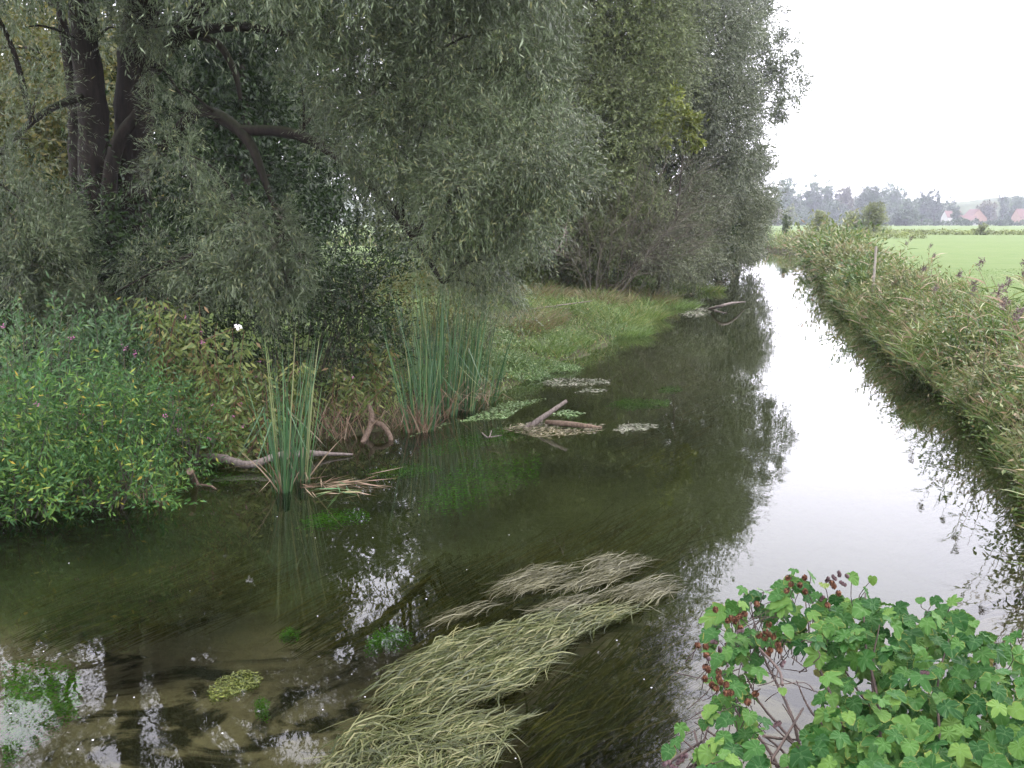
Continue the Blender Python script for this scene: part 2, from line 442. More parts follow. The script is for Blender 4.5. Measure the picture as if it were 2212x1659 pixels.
def water_mat():
    m, N, L = mat_new("clear river water")
    o = N.new("ShaderNodeOutputMaterial")
    tc = N.new("ShaderNodeTexCoord"); mp = N.new("ShaderNodeMapping")
    mp.inputs['Scale'].default_value = (1, .55, 1); mp.inputs['Rotation'].default_value = (0, 0, .25)
    L.new(tc.outputs['Object'], mp.inputs[0])
    n = N.new("ShaderNodeTexNoise"); n.inputs['Scale'].default_value = 3.2; n.inputs['Detail'].default_value = 3; n.inputs['Roughness'].default_value = .5
    L.new(mp.outputs[0], n.inputs['Vector'])
    n2 = N.new("ShaderNodeTexNoise"); n2.inputs['Scale'].default_value = .35; n2.inputs['Detail'].default_value = 2
    L.new(tc.outputs['Object'], n2.inputs['Vector'])
    mr = N.new("ShaderNodeMapRange"); mr.inputs[1].default_value = .4; mr.inputs[2].default_value = .65
    mr.inputs[3].default_value = .25; mr.inputs[4].default_value = 1.0
    L.new(n2.outputs[0], mr.inputs[0])
    mu = N.new("ShaderNodeMath"); mu.operation = 'MULTIPLY'
    L.new(n.outputs[0], mu.inputs[0]); L.new(mr.outputs[0], mu.inputs[1])
    b = N.new("ShaderNodeBump"); b.inputs['Strength'].default_value = .12; b.inputs['Distance'].default_value = .02
    L.new(mu.outputs[0], b.inputs['Height'])
    f = N.new("ShaderNodeFresnel"); f.inputs[0].default_value = 1.333; L.new(b.outputs[0], f.inputs['Normal'])
    t = N.new("ShaderNodeBsdfTransparent"); t.inputs[0].default_value = (.55, .59, .45, 1)
    gl = N.new("ShaderNodeBsdfGlossy"); gl.inputs['Roughness'].default_value = .012; L.new(b.outputs[0], gl.inputs['Normal'])
    gl.inputs[0].default_value = (1, 1, 1, 1)
    ms = N.new("ShaderNodeMixShader")
    L.new(f.outputs[0], ms.inputs[0]); L.new(t.outputs[0], ms.inputs[1]); L.new(gl.outputs[0], ms.inputs[2])
    L.new(ms.outputs[0], o.inputs[0])
    return m
w = MB().add([(-75, -12, 0), (60, -12, 0), (60, FAR_Y + 2, 0), (-75, FAR_Y + 2, 0)], [[0, 1, 2, 3]]).build("water", water_mat())
tag(w, kind='structure')

# ------------------------------------------------------------------ foliage
def sprays(mb, ctr, rad, n_sub, n_tw, droop, twl, nleaf, ll, lw, keep=None, shell=.75, spread=.38, up=0.0, wood=None, wmax=.004, face=.55):
    ctr = np.asarray(ctr, float); rad = np.broadcast_to(np.asarray(rad, float), (3,))
    d = rdir(n_sub)
    sc = ctr + d * rad * (shell + (1.08 - shell) * rng.random((n_sub, 1)))
    k = rng.random((n_sub, 1))
    sc = np.where(k < .22, ctr + d * rad * rng.random((n_sub, 1)), sc)
    pos = np.repeat(sc, n_tw, 0) + rng.normal(size=(n_sub * n_tw, 3)) * (rad * spread)
    o = unit((pos - ctr) / rad)
    dr = unit(o * .9 + rng.normal(size=o.shape) * .55 + np.array([0, 0, up - droop]))
    L = twl * rng.uniform(.6, 1.3, len(pos))
    t = (np.arange(nleaf) + .5) / nleaf
    g = np.array([0, 0, -1.0])
    P = pos[:, None] + dr[:, None] * (L[:, None] * t)[..., None] + g * (droop * .5 * L[:, None] * t ** 2)[..., None]
    T = unit(dr[:, None] + g * (droop * t)[None, :, None])
    sd = unit(np.cross(T, rng.normal(size=T.shape)))
    ld = unit(T * .8 + sd * .65 + g * .12)
    fn = np.repeat(o * .6 + np.array([0, 0, .8]), nleaf, 0)
    B = P.reshape(-1, 3); ld = ld.reshape(-1, 3)
    if keep is not None:
        k = keep(B); B, ld, fn = B[k], ld[k], fn[k]
    n = len(B)
    fn = unit(fn) * face * 1.6 + rng.normal(size=(n, 3)) * (1 - face * .5)
    diamonds(mb, B, ld, ll * rng.uniform(.65, 1.25, n), lw * rng.uniform(.7, 1.2, n), nrm=np.cross(fn, ld) * 0 + fn)
    if wood is not None:
        q = rng.random(len(pos)) < .3
        if q.any():
            tt = np.linspace(-.3, .95, 4)
            Q = pos[q][:, None] + dr[q][:, None] * (L[q][:, None] * tt)[..., None] + g * (droop * .5 * L[q][:, None] * np.maximum(tt, 0) ** 2)[..., None]
            if keep is not None:
                kk = keep(Q[:, 1]); Q = Q[kk]
            if len(Q): ribbons(wood, Q, rdir(len(Q)), np.full((len(Q), 4), wmax) * np.array([1.6, 1.2, .8, .4]))
def limb(mb, a, b, r0, r1, sag=.15, n=4):
    a = np.asarray(a, float); b = np.asarray(b, float)
    L = np.linalg.norm(b - a)
    t = np.linspace(0, 1, n)[:, None]
    P = a + (b - a) * t + np.array([0, 0, 1]) * (sag * L * np.sin(np.pi * t)) + rng.normal(size=(n, 3)) * L * .04 * np.sin(np.pi * t)
    tube(mb, P, [r0, r1], 5, 3 * n)
def nearest(P, c):
    return P[np.argmin(np.linalg.norm(P - c, axis=1) + np.maximum(0, P[:, 2] - c[2]) * 1.5)]

# ---- the big silver willow on the left bank
GAPS_R = [(60, 1430, 110, 60), (190, 1460, 80, 90), (40, 1560, 90, 70), (440, 1420, 40, 28), (325, 1580, 24, 45), (925, 1110, 22, 75), (800, 1100, 55, 40), (720, 1165, 40, 45), (740, 1400, 35, 60), (560, 1100, 30, 20), (240, 1640, 60, 30), (650, 1620, 60, 40), (430, 1485, 40, 20)]
GAPS_D = [(985, 85, 42, 28), (1065, 75, 20, 15)]
def keep_gaps(prob):
    def f(B):
        k = np.ones(len(B), bool)
        for mir, lst in ((1, GAPS_R), (0, GAPS_D)):
            Q = B.copy()
            if mir: Q[:, 2] *= -1
            x, y = proj(Q)
            for gx, gy, rx, ry in lst:
                e = (((x - gx) / rx) ** 2 + ((y - gy) / ry) ** 2) * (.35 + 1.6 * vnoise(x / 11, y / 16, 31))
                k &= ~((e < rng.uniform(.5, 1.25, len(B))) & (rng.random(len(B)) < prob))
        return k
    return f
kg = keep_gaps(.93)
def trunk_px(mb, pts, D, rpx, sides=10, rough=.05):
    Ds = np.broadcast_to(np.asarray(D, float), (len(pts),))
    P = np.array([pp(x, y, d) for (x, y), d in zip(pts, Ds)])
    r = np.array(rpx, float) / FPX * Ds.mean()
    tube(mb, P, r, sides, 6 * len(pts), rough)
    return spline(P, 6 * len(pts))
base = gp(240, 745, .55)
wl = thing("willow_tree", "big silver leaved willow with twin dark trunks leaning over the left bank", "tree", (base[0], base[1], .5))
tr = MB(); DW = 20.4
sk = [trunk_px(tr, [(225, 770), (212, 600), (206, 430), (200, 250), (180, 60), (165, -160), (190, -420)], DW, [44, 36, 33, 31, 27, 20, 9])]
tr.build("trunk", M['bark'], wl, True)
tr = MB()
sk.append(trunk_px(tr, [(300, 770), (285, 560), (283, 380), (292, 190), (310, 0), (360, -220), (470, -450)], DW + .6, [52, 44, 40, 38, 33, 24, 9]))
tr.build("trunk", M['bark'], wl, True)
tr = MB()
sk.append(trunk_px(tr, [(245, 620), (235, 420), (255, 310), (300, 240)], DW - .3, [20, 17, 15, 12], 8))
sk.append(trunk_px(tr, [(215, 640), (180, 440), (168, 330), (160, 200), (130, 20)], DW + 1, [26, 23, 20, 16, 8], 8))
sk.append(trunk_px(tr, [(330, 350), (380, 290), (430, 240), (490, 262), (540, 310), (575, 400), (620, 520)], [21.4, 20.6, 20, 19.4, 19, 18.7, 18.4], [15, 14, 14, 13, 10, 7, 4], 8))
sk.append(trunk_px(tr, [(310, 180), (350, 120), (400, 50), (450, 0), (520, -60), (640, -120)], [21.5, 21, 20.5, 20, 19.4, 18.6], [18, 17, 16, 15, 11, 7], 8))
sk.append(trunk_px(tr, [(350, 105), (410, 76), (470, 95), (505, 150), (520, 215)], [21, 20.6, 20.2, 19.9, 19.7], [9, 9, 8, 7, 4], 7))
sk.append(trunk_px(tr, [(340, 130), (420, 70), (560, 60), (700, 110), (800, 210)], [21.2, 20.4, 19.4, 18.4, 17.6], [12, 11, 9, 7, 5], 7))
sk.append(trunk_px(tr, [(520, 280), (640, 290), (740, 345), (830, 430), (900, 520), (955, 610)], [19.2, 18.8, 18.3, 17.8, 17.3, 17], [12, 12, 11, 10, 8, 4], 7))
sk.append(trunk_px(tr, [(200, 200), (100, 240), (30, 300), (-60, 380)], [20.6, 19, 17.6, 16.6], [10, 8, 6, 3], 7))
sk.append(trunk_px(tr, [(300, 0), (500, -200), (760, -320), (1000, -300)], [21.4, 20, 18, 16.5], [20, 15, 10, 5], 7))
sk.append(trunk_px(tr, [(300, 430), (380, 430), (470, 445), (560, 480), (610, 520)], [21, 19, 17.6, 16.6, 16], [7, 6, 5, 4, 2], 6))
SKEL = np.concatenate(sk)
lf = MB(); tw = MB()
FRONT = [  # px, py, D, radius m, weight
 (1085, 60, 17, .95, 1), (1165, 140, 16.8, .7, 1), (1130, 230, 16.6, .8, 1), (1195, 340, 16, .62, 1), (1225, 395, 15.8, .42, .8), (1110, 330, 16, .85, 1.1),
 (1030, 390, 15.8, .85, 1.1), (1120, 450, 15.8, .65, 1), (985, 470, 16, .75, 1), (1040, 560, 16.4, .6, 1), (1065, 620, 16.6, .4, .7), (960, 160, 17, .9, 1.2), (915, 270, 16.6, .85, 1.2),
 (840, 150, 17.2, .85, 1.1), (800, 265, 16.8, .75, 1), (870, 360, 16.4, .65, 1), (745, 180, 17.4, .65, 1), (720, 60, 17.6, .8, 1), (850, 20, 17.6, 1.0, 1), (980, 0, 17.4, 1.0, 1), (620, 30, 18.2, .7, .8), (1130, -40, 17, 1.0, 1),
 (650, 180, 18.2, .4, .5), (700, 300, 17.2, .4, .5), (790, 400, 17, .3, .4), (920, 430, 16.6, .5, .7),
 (255, 60, 19.4, .5, .7), (335, 60, 19.4, .5, .7), (320, 150, 19.2, .25, .4), (395, 190, 19, .25, .4), (385, 330, 18, .42, .7), (370, 250, 18.8, .3, .5),
 (60, 300, 16.6, .9, .9), (30, 420, 16, .9, 1.1), (95, 480, 16.2, .6, .9), (40, 560, 15.6, .8, 1), (120, 590, 16, .6, .9), (-60, 300, 16, 1.0, 1), (90, 190, 18, .5, .4), (50, 60, 19.5, .7, .3), (165, 670, 15.6, .45, .6), (235, 640, 15.4, .4, .5),
 (470, 485, 15.8, .4, .8), (540, 500, 15.2, .36, .9), (600, 525, 14.9, .28, .8), (648, 556, 14.8, .16, .8), (420, 580, 15.4, .4, .8), (500, 600, 15, .36, .7), (560, 580, 15, .3, .8), (340, 570, 16, .42, .6), (460, 420, 16, .2, .7), (590, 465, 15.2, .18, .7), (620, 610, 15, .2, .7), (400, 650, 15.2, .3, .6), (300, 620, 15.6, .3, .6), (360, 370, 16.4, .3, .7), (400, 330, 16.2, .25, .6), (600, 600, 15.2, .3, .5), (560, 640, 15.2, .25, .4)]
for (x, y, D, r, wgt) in FRONT:
    c = pp(x, y, D)
    ns = max(3, int(34 * wgt * r * r) + 3)
    r *= .93
    sprays(lf, c, (r * 1.0, r * 1.1, r * .88), ns, 26, .3, .46, 12, .098, .0155, kg, .62, .17, wood=tw, face=.85)
    s = nearest(SKEL, c); limb(tr, s, c, .035, .012, .08)
UPPER = [(x, y - 55, D, r) for x, y, D, r in [(120, -110, 18, 1.4), (420, -150, 17.5, 1.6), (650, -90, 16.5, 1.6), (900, -110, 16, 1.6), (1120, -150, 16, 1.4), (20, -230, 18, 1.8), (320, -280, 18, 1.9), (600, -270, 17, 1.9),
 (860, -290, 16.5, 1.8), (1080, -310, 16.5, 1.6), (200, -470, 18, 2.0), (500, -480, 18, 2.1), (780, -470, 17, 2.0), (1020, -470, 17, 1.7), (-120, -120, 17, 1.7), (-150, -350, 17, 1.8), (360, -640, 19, 2.0), (660, -650, 18, 2.0), (930, -640, 18, 1.8), (100, -650, 19, 1.8), (560, -820, 19, 2.0), (800, -800, 19, 1.8)]]
for (x, y, D, r) in UPPER:
    c = pp(x, y, D)
    sprays(lf, c, (r, r * 1.1, r * .9), int((14 if y > -200 else 9) * r * r), 22, .4, .5, 10, .12 if y > -200 else .17, .024 if y > -200 else .036, kg, .5, .3)
    limb(tr, nearest(SKEL, c), c, .06, .02, .1)
for i in range(30):
    x = rng.uniform(-100, 1080); y = rng.uniform(-560, 330) if x > 420 else rng.uniform(-560, 40)
    c = pp(x, y, rng.uniform(20, 25)); r = rng.uniform(1.2, 1.9)
    if c[2] < 2.0 or (340 < x < 780 and y > -60): continue
    sprays(lf, c, r, int(7 * r * r), 18, .3, .5, 9, .16, .036, kg, .4, .32)
    limb(tr, nearest(SKEL, c), c, .05, .02, .1)
tr.build("limbs", M['bark'], wl, True)
tw.build("twigs", M['twig'], wl)
lf.build("crown", M['silver_leaf'], wl)

# ---- trees built from a trunk and crown lumps
def tree(name, label, cat, basept, top, lumps, leaf, lw, mat, dens=1.0, droop=.3, nl=8, tw=None, bark='far_bark', trunk_r=.3, group=None, keep=None, lean=(0, 0), face=.7, shell=.72, spread=.2, twigs=False):
    b = np.array(basept, float)
    root = thing(name, label, cat, b, group)
    t = MB(); cr = MB(); wd = MB() if twigs else None
    tp = np.array(top, float)
    mid = b + (tp - b) * .5 + np.array([rng.normal() * .3, rng.normal() * .3, 0])
    tube(t, [b - [0, 0, .3], b + (mid - b) * .5, mid, tp], [trunk_r * 1.25, trunk_r, trunk_r * .7, trunk_r * .2], 9, 16, .04)
    S = spline([b, mid, tp], 20)
    t.build("trunk", M[bark], root, True)
    t = MB()
    for (c, r) in lumps:
        c = np.array(c, float); rr = np.broadcast_to(np.asarray(r, float), (3,))
        a = rr[0] * rr[2]
        per = 18
        ns = max(3, int(dens * 15 * a / (leaf * lw) / (per * nl)))
        sprays(cr, c, rr, ns, per, droop, (tw or leaf * 4), nl, leaf, lw, keep, shell, spread, wood=wd, wmax=.012, face=face)
        limb(t, nearest(S, c), c, trunk_r * .3, trunk_r * .08, .08)
    t.build("limbs", M[bark], root, True)
    if wd is not None and wd.n: wd.build("twigs", M['twig'], root)
    cr.build("crown", M[mat], root)
    return root
def L_(lst): return [(pp(x, y, D), r) for x, y, D, r in lst]

# second willow behind the silver one
b = pp(1285, 600, 46)
kg2 = keep_gaps(.9)
tree("willow_tree", "tall olive green willow standing just behind the silver willow", "tree", (b[0], 46, .6), pp(1300, -560, 46),
 L_([(1290, 20, 45, 2.68), (1385, 50, 45, 1.83), (1420, 130, 44, 1.34), (1280, 150, 44, 2.26), (1400, 205, 44, 1.41), (1345, 190, 44, 1.69), (1260, 260, 43, 1.97), (1330, 290, 43, 1.69), (1395, 300, 44, 1.27), (1250, 370, 43, 1.83), (1320, 390, 43, 1.55), (1375, 400, 44, 1.13), (1370, 455, 43, 0.99), (1290, 470, 43, 1.69), (1320, 240, 43, 1.27), (1390, 110, 44, 1.27), (1300, 330, 42.5, 1.13), (1345, 455, 42.5, 0.85),
     (1210, 420, 44, 1.69), (1360, 120, 46, 2.54), (1230, 100, 46, 2.54), (1210, -60, 45, 3.10), (1330, -100, 45, 3.38), (1400, -40, 45, 2.40), (1260, -230, 46, 3.81), (1370, -260, 46, 3.24), (1300, -400, 46, 3.81), (1180, -340, 46, 3.24), (1370, -430, 46, 2.54), (1290, -560, 46, 3.24), (1090, -200, 46, 3.24), (1100, -450, 46, 3.10), (1190, 250, 45, 2.11), (1150, 500, 43, 1.41), (1220, 500, 43, 1.27), (1160, 100, 46, 2.54), (1130, 300, 45, 2.26), (1090, 420, 44, 1.83), (1100, 20, 46, 2.82), (1320, 500, 43, 1.41), (1270, 530, 42, 1.13), (1360, 480, 43, 1.27)]),
 .19, .04, 'olive_leaf', 1.1, .15, 9, .8, trunk_r=.34, keep=kg2, twigs=True)
# dark tall trees further along
b = pp(1485, 575, 52)
tree("willow_tree", "dark grey green tall willow behind the bare twigged shrub", "tree", (b[0], 52, .6), pp(1500, -30, 52),
 L_([(1450, 20, 52, 1.7), (1500, -10, 53, 1.8), (1545, 40, 52, 1.6), (1470, 95, 51, 1.4), (1520, 110, 51, 1.6), (1575, 95, 53, 1.5), (1450, 170, 51, 1.3), (1500, 190, 50.5, 1.5), (1555, 180, 51.5, 1.6), (1600, 190, 53, 1.2), (1470, 255, 50.5, 1.3), (1530, 260, 50.5, 1.6), (1585, 265, 52, 1.6), (1615, 300, 53, 1.1), (1510, 330, 50.5, 1.3), (1570, 340, 51.5, 1.5), (1610, 360, 53, 1.0), (1590, 20, 54, 1.5), (1430, 90, 52, 1.5), (1500, -70, 53, 1.8), (1425, -60, 53, 1.8), (1560, 130, 55, 2.0), (1490, 140, 55, 2.0), (1540, 300, 55, 2.0)]),
 .24, .055, 'dark_leaf', 1.05, .1, 8, .9, trunk_r=.3, twigs=True)
b = pp(1590, 545, 84)
tree("tall_tree", "tallest dark tree at the river bend with a lobe sticking out over the sky", "tree", (b[0], 84, .6), pp(1610, -20, 84),
 L_([(1600, 0, 84, 1.8), (1622, 20, 84, 1.4), (1660, 60, 83, 1.3), (1620, 80, 83, 1.7), (1690, 105, 82, 1.0), (1650, 125, 83, 1.4), (1706, 150, 82, 1.1), (1672, 175, 82.5, 1.0), (1712, 195, 82, 1.0), (1692, 222, 82, .9), (1706, 238, 82, .8), (1660, 215, 83, .9), (1622, 180, 83.5, 1.1), (1610, 150, 85, 2.0), (1595, 230, 85, 2.4), (1606, 240, 84, 1.0), (1590, 320, 84, 2.0), (1628, 345, 84, 1.2), (1638, 385, 84, 1.2), (1640, 430, 84, 1.2), (1625, 470, 83, 1.3), (1600, 420, 84, 2.0), (1630, 505, 83, 1.0), (1610, 525, 83, 1.0), (1570, 40, 86, 2.2), (1560, -40, 86, 2.0), (1615, -35, 86, 1.6)]),
 .30, .08, 'dark_leaf', 1.7, .08, 8, 1.0, trunk_r=.3)
# grey scrub hanging over the water
tree("willow_shrub", "rounded grey willow shrub hanging low over the water at the bend", "shrub", (float(pp(1550, 575, 60)[0]), 60, .3), pp(1570, 380, 60),
 L_([(1570, 400, 60, 1.9), (1600, 440, 60, 1.6), (1540, 440, 59, 1.8), (1590, 500, 59, 1.6), (1550, 520, 58, 1.5), (1520, 500, 58, 1.3), (1610, 400, 61, 1.4), (1600, 540, 59, .8), (1625, 470, 62, 1.1), (1635, 430, 63, 1.0), (1510, 410, 60, 1.5), (1540, 370, 61, 1.3), (1500, 545, 56, 1.1), (1540, 560, 56, .8), (1570, 545, 58, .9), (1560, 578, 59, .8), (1590, 566, 62, .8), (1525, 585, 56, .8), (1605, 555, 66, .9), (1490, 590, 52, .8), (1615, 530, 66, .9)]),
 .2, .04, 'scrub_leaf', 1.05, .15, 8, .7, trunk_r=.16, twigs=True)
tree("willow_shrub", "dark willow shrub overhanging the water nearer than the rounded one", "shrub", (float(pp(1440, 590, 44)[0]), 44, .3), pp(1450, 420, 45),
 L_([(1440, 470, 44, 1.1), (1480, 500, 44, 1.1), (1420, 530, 42, .9), (1470, 555, 42, .9), (1510, 560, 44, .8), (1390, 560, 41, .7), (1500, 450, 46, 1.0), (1440, 575, 41, .6), (1530, 440, 46, .9), (1490, 410, 46, .8), (1540, 500, 46, .8), (1460, 600, 43, .6), (1500, 590, 46, .7), (1400, 500, 43, .7), (1520, 540, 46, .8)]),
 .15, .028, 'scrub_leaf', .9, .2, 8, .6, trunk_r=.12, twigs=True)
# yellow-green sprig between the crowns
tree("young_tree", "thin yellow green sapling leaning out between two willow crowns", "tree", (float(pp(1420, 560, 43.5)[0]), 43.5, .5), pp(1480, 270, 43.5),
 L_([(1450, 210, 43, .45), (1470, 270, 43, .45), (1440, 290, 43, .45), (1495, 265, 43, .3), (1410, 270, 43, .4), (1490, 300, 43, .25)]),
 .2, .09, 'sprig_leaf', .14, .2, 6, .4, trunk_r=.07)

# bare twigged shrub: grey fans of twigs
def bare_shrub(label, roots, tips, D, n, name="bare_shrub"):
    b = pp(*roots, D)
    r = thing(name, label, "shrub", (b[0], b[1], .2))
    st = MB(); tw = MB()
    for (x, y, dd) in tips:
        e = pp(x, y, D + dd)
        q = np.array([b[0], b[1], .2]) + rng.normal(size=3) * [.3, .3, 0]
        mid = (q + e) / 2 + np.array([0, 0, .4]) + rng.normal(size=3) * .25
        tube(st, [q, mid, e], [.018, .012, .005], 5, 10)
        S = spline([q, mid, e], 24)[6:]
        m = n
        s = S[rng.integers(0, len(S), m)]
        d = unit(unit(e - q) * .9 + rng.normal(size=(m, 3)) * .6)
        blades(tw, s, d, rng.uniform(.6, 2.2, m), np.full(m, .015), rng.uniform(-.1, .2, m), 5, np.array([1, .8, .6, .45, .3]))
    st.build("stems", M['grey_twig'], r, True); tw.build("twigs", M['grey_twig'], r)
    return r
bare_shrub("bare grey shrub with a fan of leafless twigs over the bank", (1330, 560), [(1390, 330, 0), (1440, 340, .5), (1490, 340, 1), (1510, 380, 1), (1500, 430, 1), (1450, 400, 0), (1400, 420, -1), (1520, 470, 1), (1470, 480, 0), (1350, 380, -1), (1420, 310, 0), (1530, 340, 2), (1540, 420, 1), (1545, 500, 0), (1500, 540, 0)], 41, 40)
bare_shrub("low tangle of dead brown twigs under the olive willow", (1290, 560), [(1220, 500, 0), (1260, 470, 0), (1300, 500, 0), (1350, 520, 0), (1400, 540, 0), (1240, 540, -1), (1200, 550, -1), (1420, 500, 1), (1370, 470, 1), (1470, 530, 1), (1520, 520, 1)], 40, 40)

# trees closing the wood behind, seen between the willow limbs
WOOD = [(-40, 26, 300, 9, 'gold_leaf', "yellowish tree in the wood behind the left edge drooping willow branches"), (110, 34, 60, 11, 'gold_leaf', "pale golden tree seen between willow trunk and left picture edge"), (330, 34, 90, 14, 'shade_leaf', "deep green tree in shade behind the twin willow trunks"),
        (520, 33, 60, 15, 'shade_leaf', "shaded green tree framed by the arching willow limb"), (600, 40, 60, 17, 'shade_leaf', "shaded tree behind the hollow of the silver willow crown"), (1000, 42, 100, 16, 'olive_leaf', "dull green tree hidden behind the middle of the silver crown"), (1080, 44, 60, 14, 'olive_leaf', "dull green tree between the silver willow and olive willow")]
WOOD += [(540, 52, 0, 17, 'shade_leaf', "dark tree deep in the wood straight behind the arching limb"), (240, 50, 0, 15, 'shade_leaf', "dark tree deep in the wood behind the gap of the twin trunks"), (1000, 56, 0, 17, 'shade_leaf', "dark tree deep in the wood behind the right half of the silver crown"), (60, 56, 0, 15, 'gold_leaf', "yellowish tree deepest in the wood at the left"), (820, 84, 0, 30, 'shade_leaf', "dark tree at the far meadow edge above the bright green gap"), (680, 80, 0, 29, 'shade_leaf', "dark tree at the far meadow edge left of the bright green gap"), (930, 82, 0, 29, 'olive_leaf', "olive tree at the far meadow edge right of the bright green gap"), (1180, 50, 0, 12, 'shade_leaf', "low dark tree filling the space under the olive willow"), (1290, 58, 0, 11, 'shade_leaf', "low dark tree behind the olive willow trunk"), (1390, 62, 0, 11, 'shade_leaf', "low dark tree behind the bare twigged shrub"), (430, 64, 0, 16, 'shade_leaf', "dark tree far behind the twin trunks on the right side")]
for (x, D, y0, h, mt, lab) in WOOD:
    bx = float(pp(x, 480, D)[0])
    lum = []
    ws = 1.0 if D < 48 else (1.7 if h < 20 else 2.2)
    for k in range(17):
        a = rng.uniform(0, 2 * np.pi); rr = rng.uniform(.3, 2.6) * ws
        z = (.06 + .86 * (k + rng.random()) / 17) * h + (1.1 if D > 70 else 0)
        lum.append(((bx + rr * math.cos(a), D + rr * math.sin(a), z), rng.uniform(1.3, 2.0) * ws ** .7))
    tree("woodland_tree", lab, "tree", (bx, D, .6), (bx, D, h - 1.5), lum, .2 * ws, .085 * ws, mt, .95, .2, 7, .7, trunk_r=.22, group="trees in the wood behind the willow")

# ------------------------------------------------------------------ undergrowth and bushes on the left bank
def bush(name, label, cat, px, py, D, rx, h, leaf, lw, mat, dens=1.0, z0=None, stem='twig', ry=None, lobes=9, flowers=None, group=None, stems=24, fl_mat='pink', spires=0):
    b = pp(px, py, D)
    z0 = float(ground_z(b[0:1], np.array([D]))[0]) if z0 is None else z0
    z0 = max(z0, -.05)
    r = thing(name, label, cat, (b[0], D, z0), group)
    cr = MB(); st = MB()
    ry = ry or rx
    base = np.array([b[0], D, z0])
    for i in range(lobes):
        a = rng.uniform(0, 2 * np.pi); q = math.sqrt(rng.random()) * .75
        zz = rng.uniform(.22, .85)
        k = math.sqrt(max(.1, 1 - (zz - .3) ** 2 * 1.4))
        c = base + np.array([rx * q * k * math.cos(a), ry * q * k * math.sin(a), h * zz])
        rr = np.array([rx * .42, ry * .42, h * .24])
        ns = max(3, int(dens * 5 * rr[0] * rr[2] / (leaf * lw) / (10 * 7)))
        sprays(cr, c, rr, ns, 10, -.25, leaf * 4.5, 7, leaf, lw, None, .45, .36)
    for i in range(stems):
        a = rng.uniform(0, 2 * np.pi); q = math.sqrt(rng.random())
        e = base + np.array([rx * q * math.cos(a) * .9, ry * q * math.sin(a) * .9, h * rng.uniform(.5, 1.0)])
        s = base + (e - base) * [.35, .35, 0] + [0, 0, -.1]
        tube(st, [s, (s + e) / 2 + rng.normal(size=3) * .06, e], [.012, .004], 4, 6)
    for i in range(spires):
        a = rng.uniform(0, 2 * np.pi); q = math.sqrt(rng.random()) * .9
        s_ = base + np.array([rx * q * math.cos(a), ry * q * math.sin(a), h * (.95 - .45 * q * q)])
        e_ = s_ + np.array([rng.normal() * .07, rng.normal() * .07 - .03, rng.uniform(.2, .55)])
        tube(st, [s_ - [0, 0, .3], s_, e_], [.006, .003], 4, 6)
        k = 26; t_ = rng.uniform(-.25, 1, k); an = rng.uniform(0, 2 * np.pi, k)
        diamonds(cr, s_ + (e_ - s_) * t_[:, None], unit(np.stack([np.cos(an), np.sin(an), rng.uniform(.3, 1.1, k)], -1)), leaf * rng.uniform(.7, 1.2, k) * (1.1 - .5 * np.maximum(t_, 0)), np.full(k, lw * .85))
    st.build("stems", M[stem], r, True)
    cr.build("leaves", M[mat], r)
    if flowers:
        for i in range(flowers):
            a = rng.uniform(0, 2 * np.pi); q = rng.uniform(.5, 1)
            c = base + np.array([rx * q * math.cos(a), -abs(ry * q * math.sin(a)), h * rng.uniform(.4, 1.0)])
            f = MB(); m = 14
            diamonds(f, c + rng.normal(size=(m, 3)) * .018, rdir(m), np.full(m, .022), np.full(m, .016))
            f.build("flower", M[fl_mat], r)
    return r
# dark layers behind
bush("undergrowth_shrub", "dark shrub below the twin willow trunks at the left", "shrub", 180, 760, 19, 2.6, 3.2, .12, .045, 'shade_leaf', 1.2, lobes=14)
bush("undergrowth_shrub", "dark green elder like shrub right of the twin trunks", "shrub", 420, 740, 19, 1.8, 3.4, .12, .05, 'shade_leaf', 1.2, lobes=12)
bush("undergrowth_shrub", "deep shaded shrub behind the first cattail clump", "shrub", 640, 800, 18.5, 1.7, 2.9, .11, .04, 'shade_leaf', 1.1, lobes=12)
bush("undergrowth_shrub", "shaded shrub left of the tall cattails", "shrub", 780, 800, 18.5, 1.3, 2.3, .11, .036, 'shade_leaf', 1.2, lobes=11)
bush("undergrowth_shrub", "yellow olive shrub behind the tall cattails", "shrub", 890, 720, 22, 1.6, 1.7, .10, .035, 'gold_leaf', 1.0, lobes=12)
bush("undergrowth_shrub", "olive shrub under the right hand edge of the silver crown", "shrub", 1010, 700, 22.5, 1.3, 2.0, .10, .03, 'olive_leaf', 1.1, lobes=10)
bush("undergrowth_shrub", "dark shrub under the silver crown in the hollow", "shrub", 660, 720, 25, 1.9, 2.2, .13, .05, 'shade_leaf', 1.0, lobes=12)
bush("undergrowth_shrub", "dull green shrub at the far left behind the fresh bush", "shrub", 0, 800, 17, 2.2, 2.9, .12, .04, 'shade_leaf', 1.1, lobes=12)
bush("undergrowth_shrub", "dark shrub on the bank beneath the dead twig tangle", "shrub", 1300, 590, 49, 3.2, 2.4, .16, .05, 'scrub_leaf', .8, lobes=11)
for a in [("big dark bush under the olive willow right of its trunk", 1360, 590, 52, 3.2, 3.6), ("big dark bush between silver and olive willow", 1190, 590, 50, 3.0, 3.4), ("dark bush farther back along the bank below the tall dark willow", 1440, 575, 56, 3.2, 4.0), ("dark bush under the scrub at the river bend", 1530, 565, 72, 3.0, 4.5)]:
    bush("undergrowth_shrub", a[0], "shrub", a[1], a[2], a[3], a[4], a[5], .2, .08, 'shade_leaf', 1.0, lobes=14)
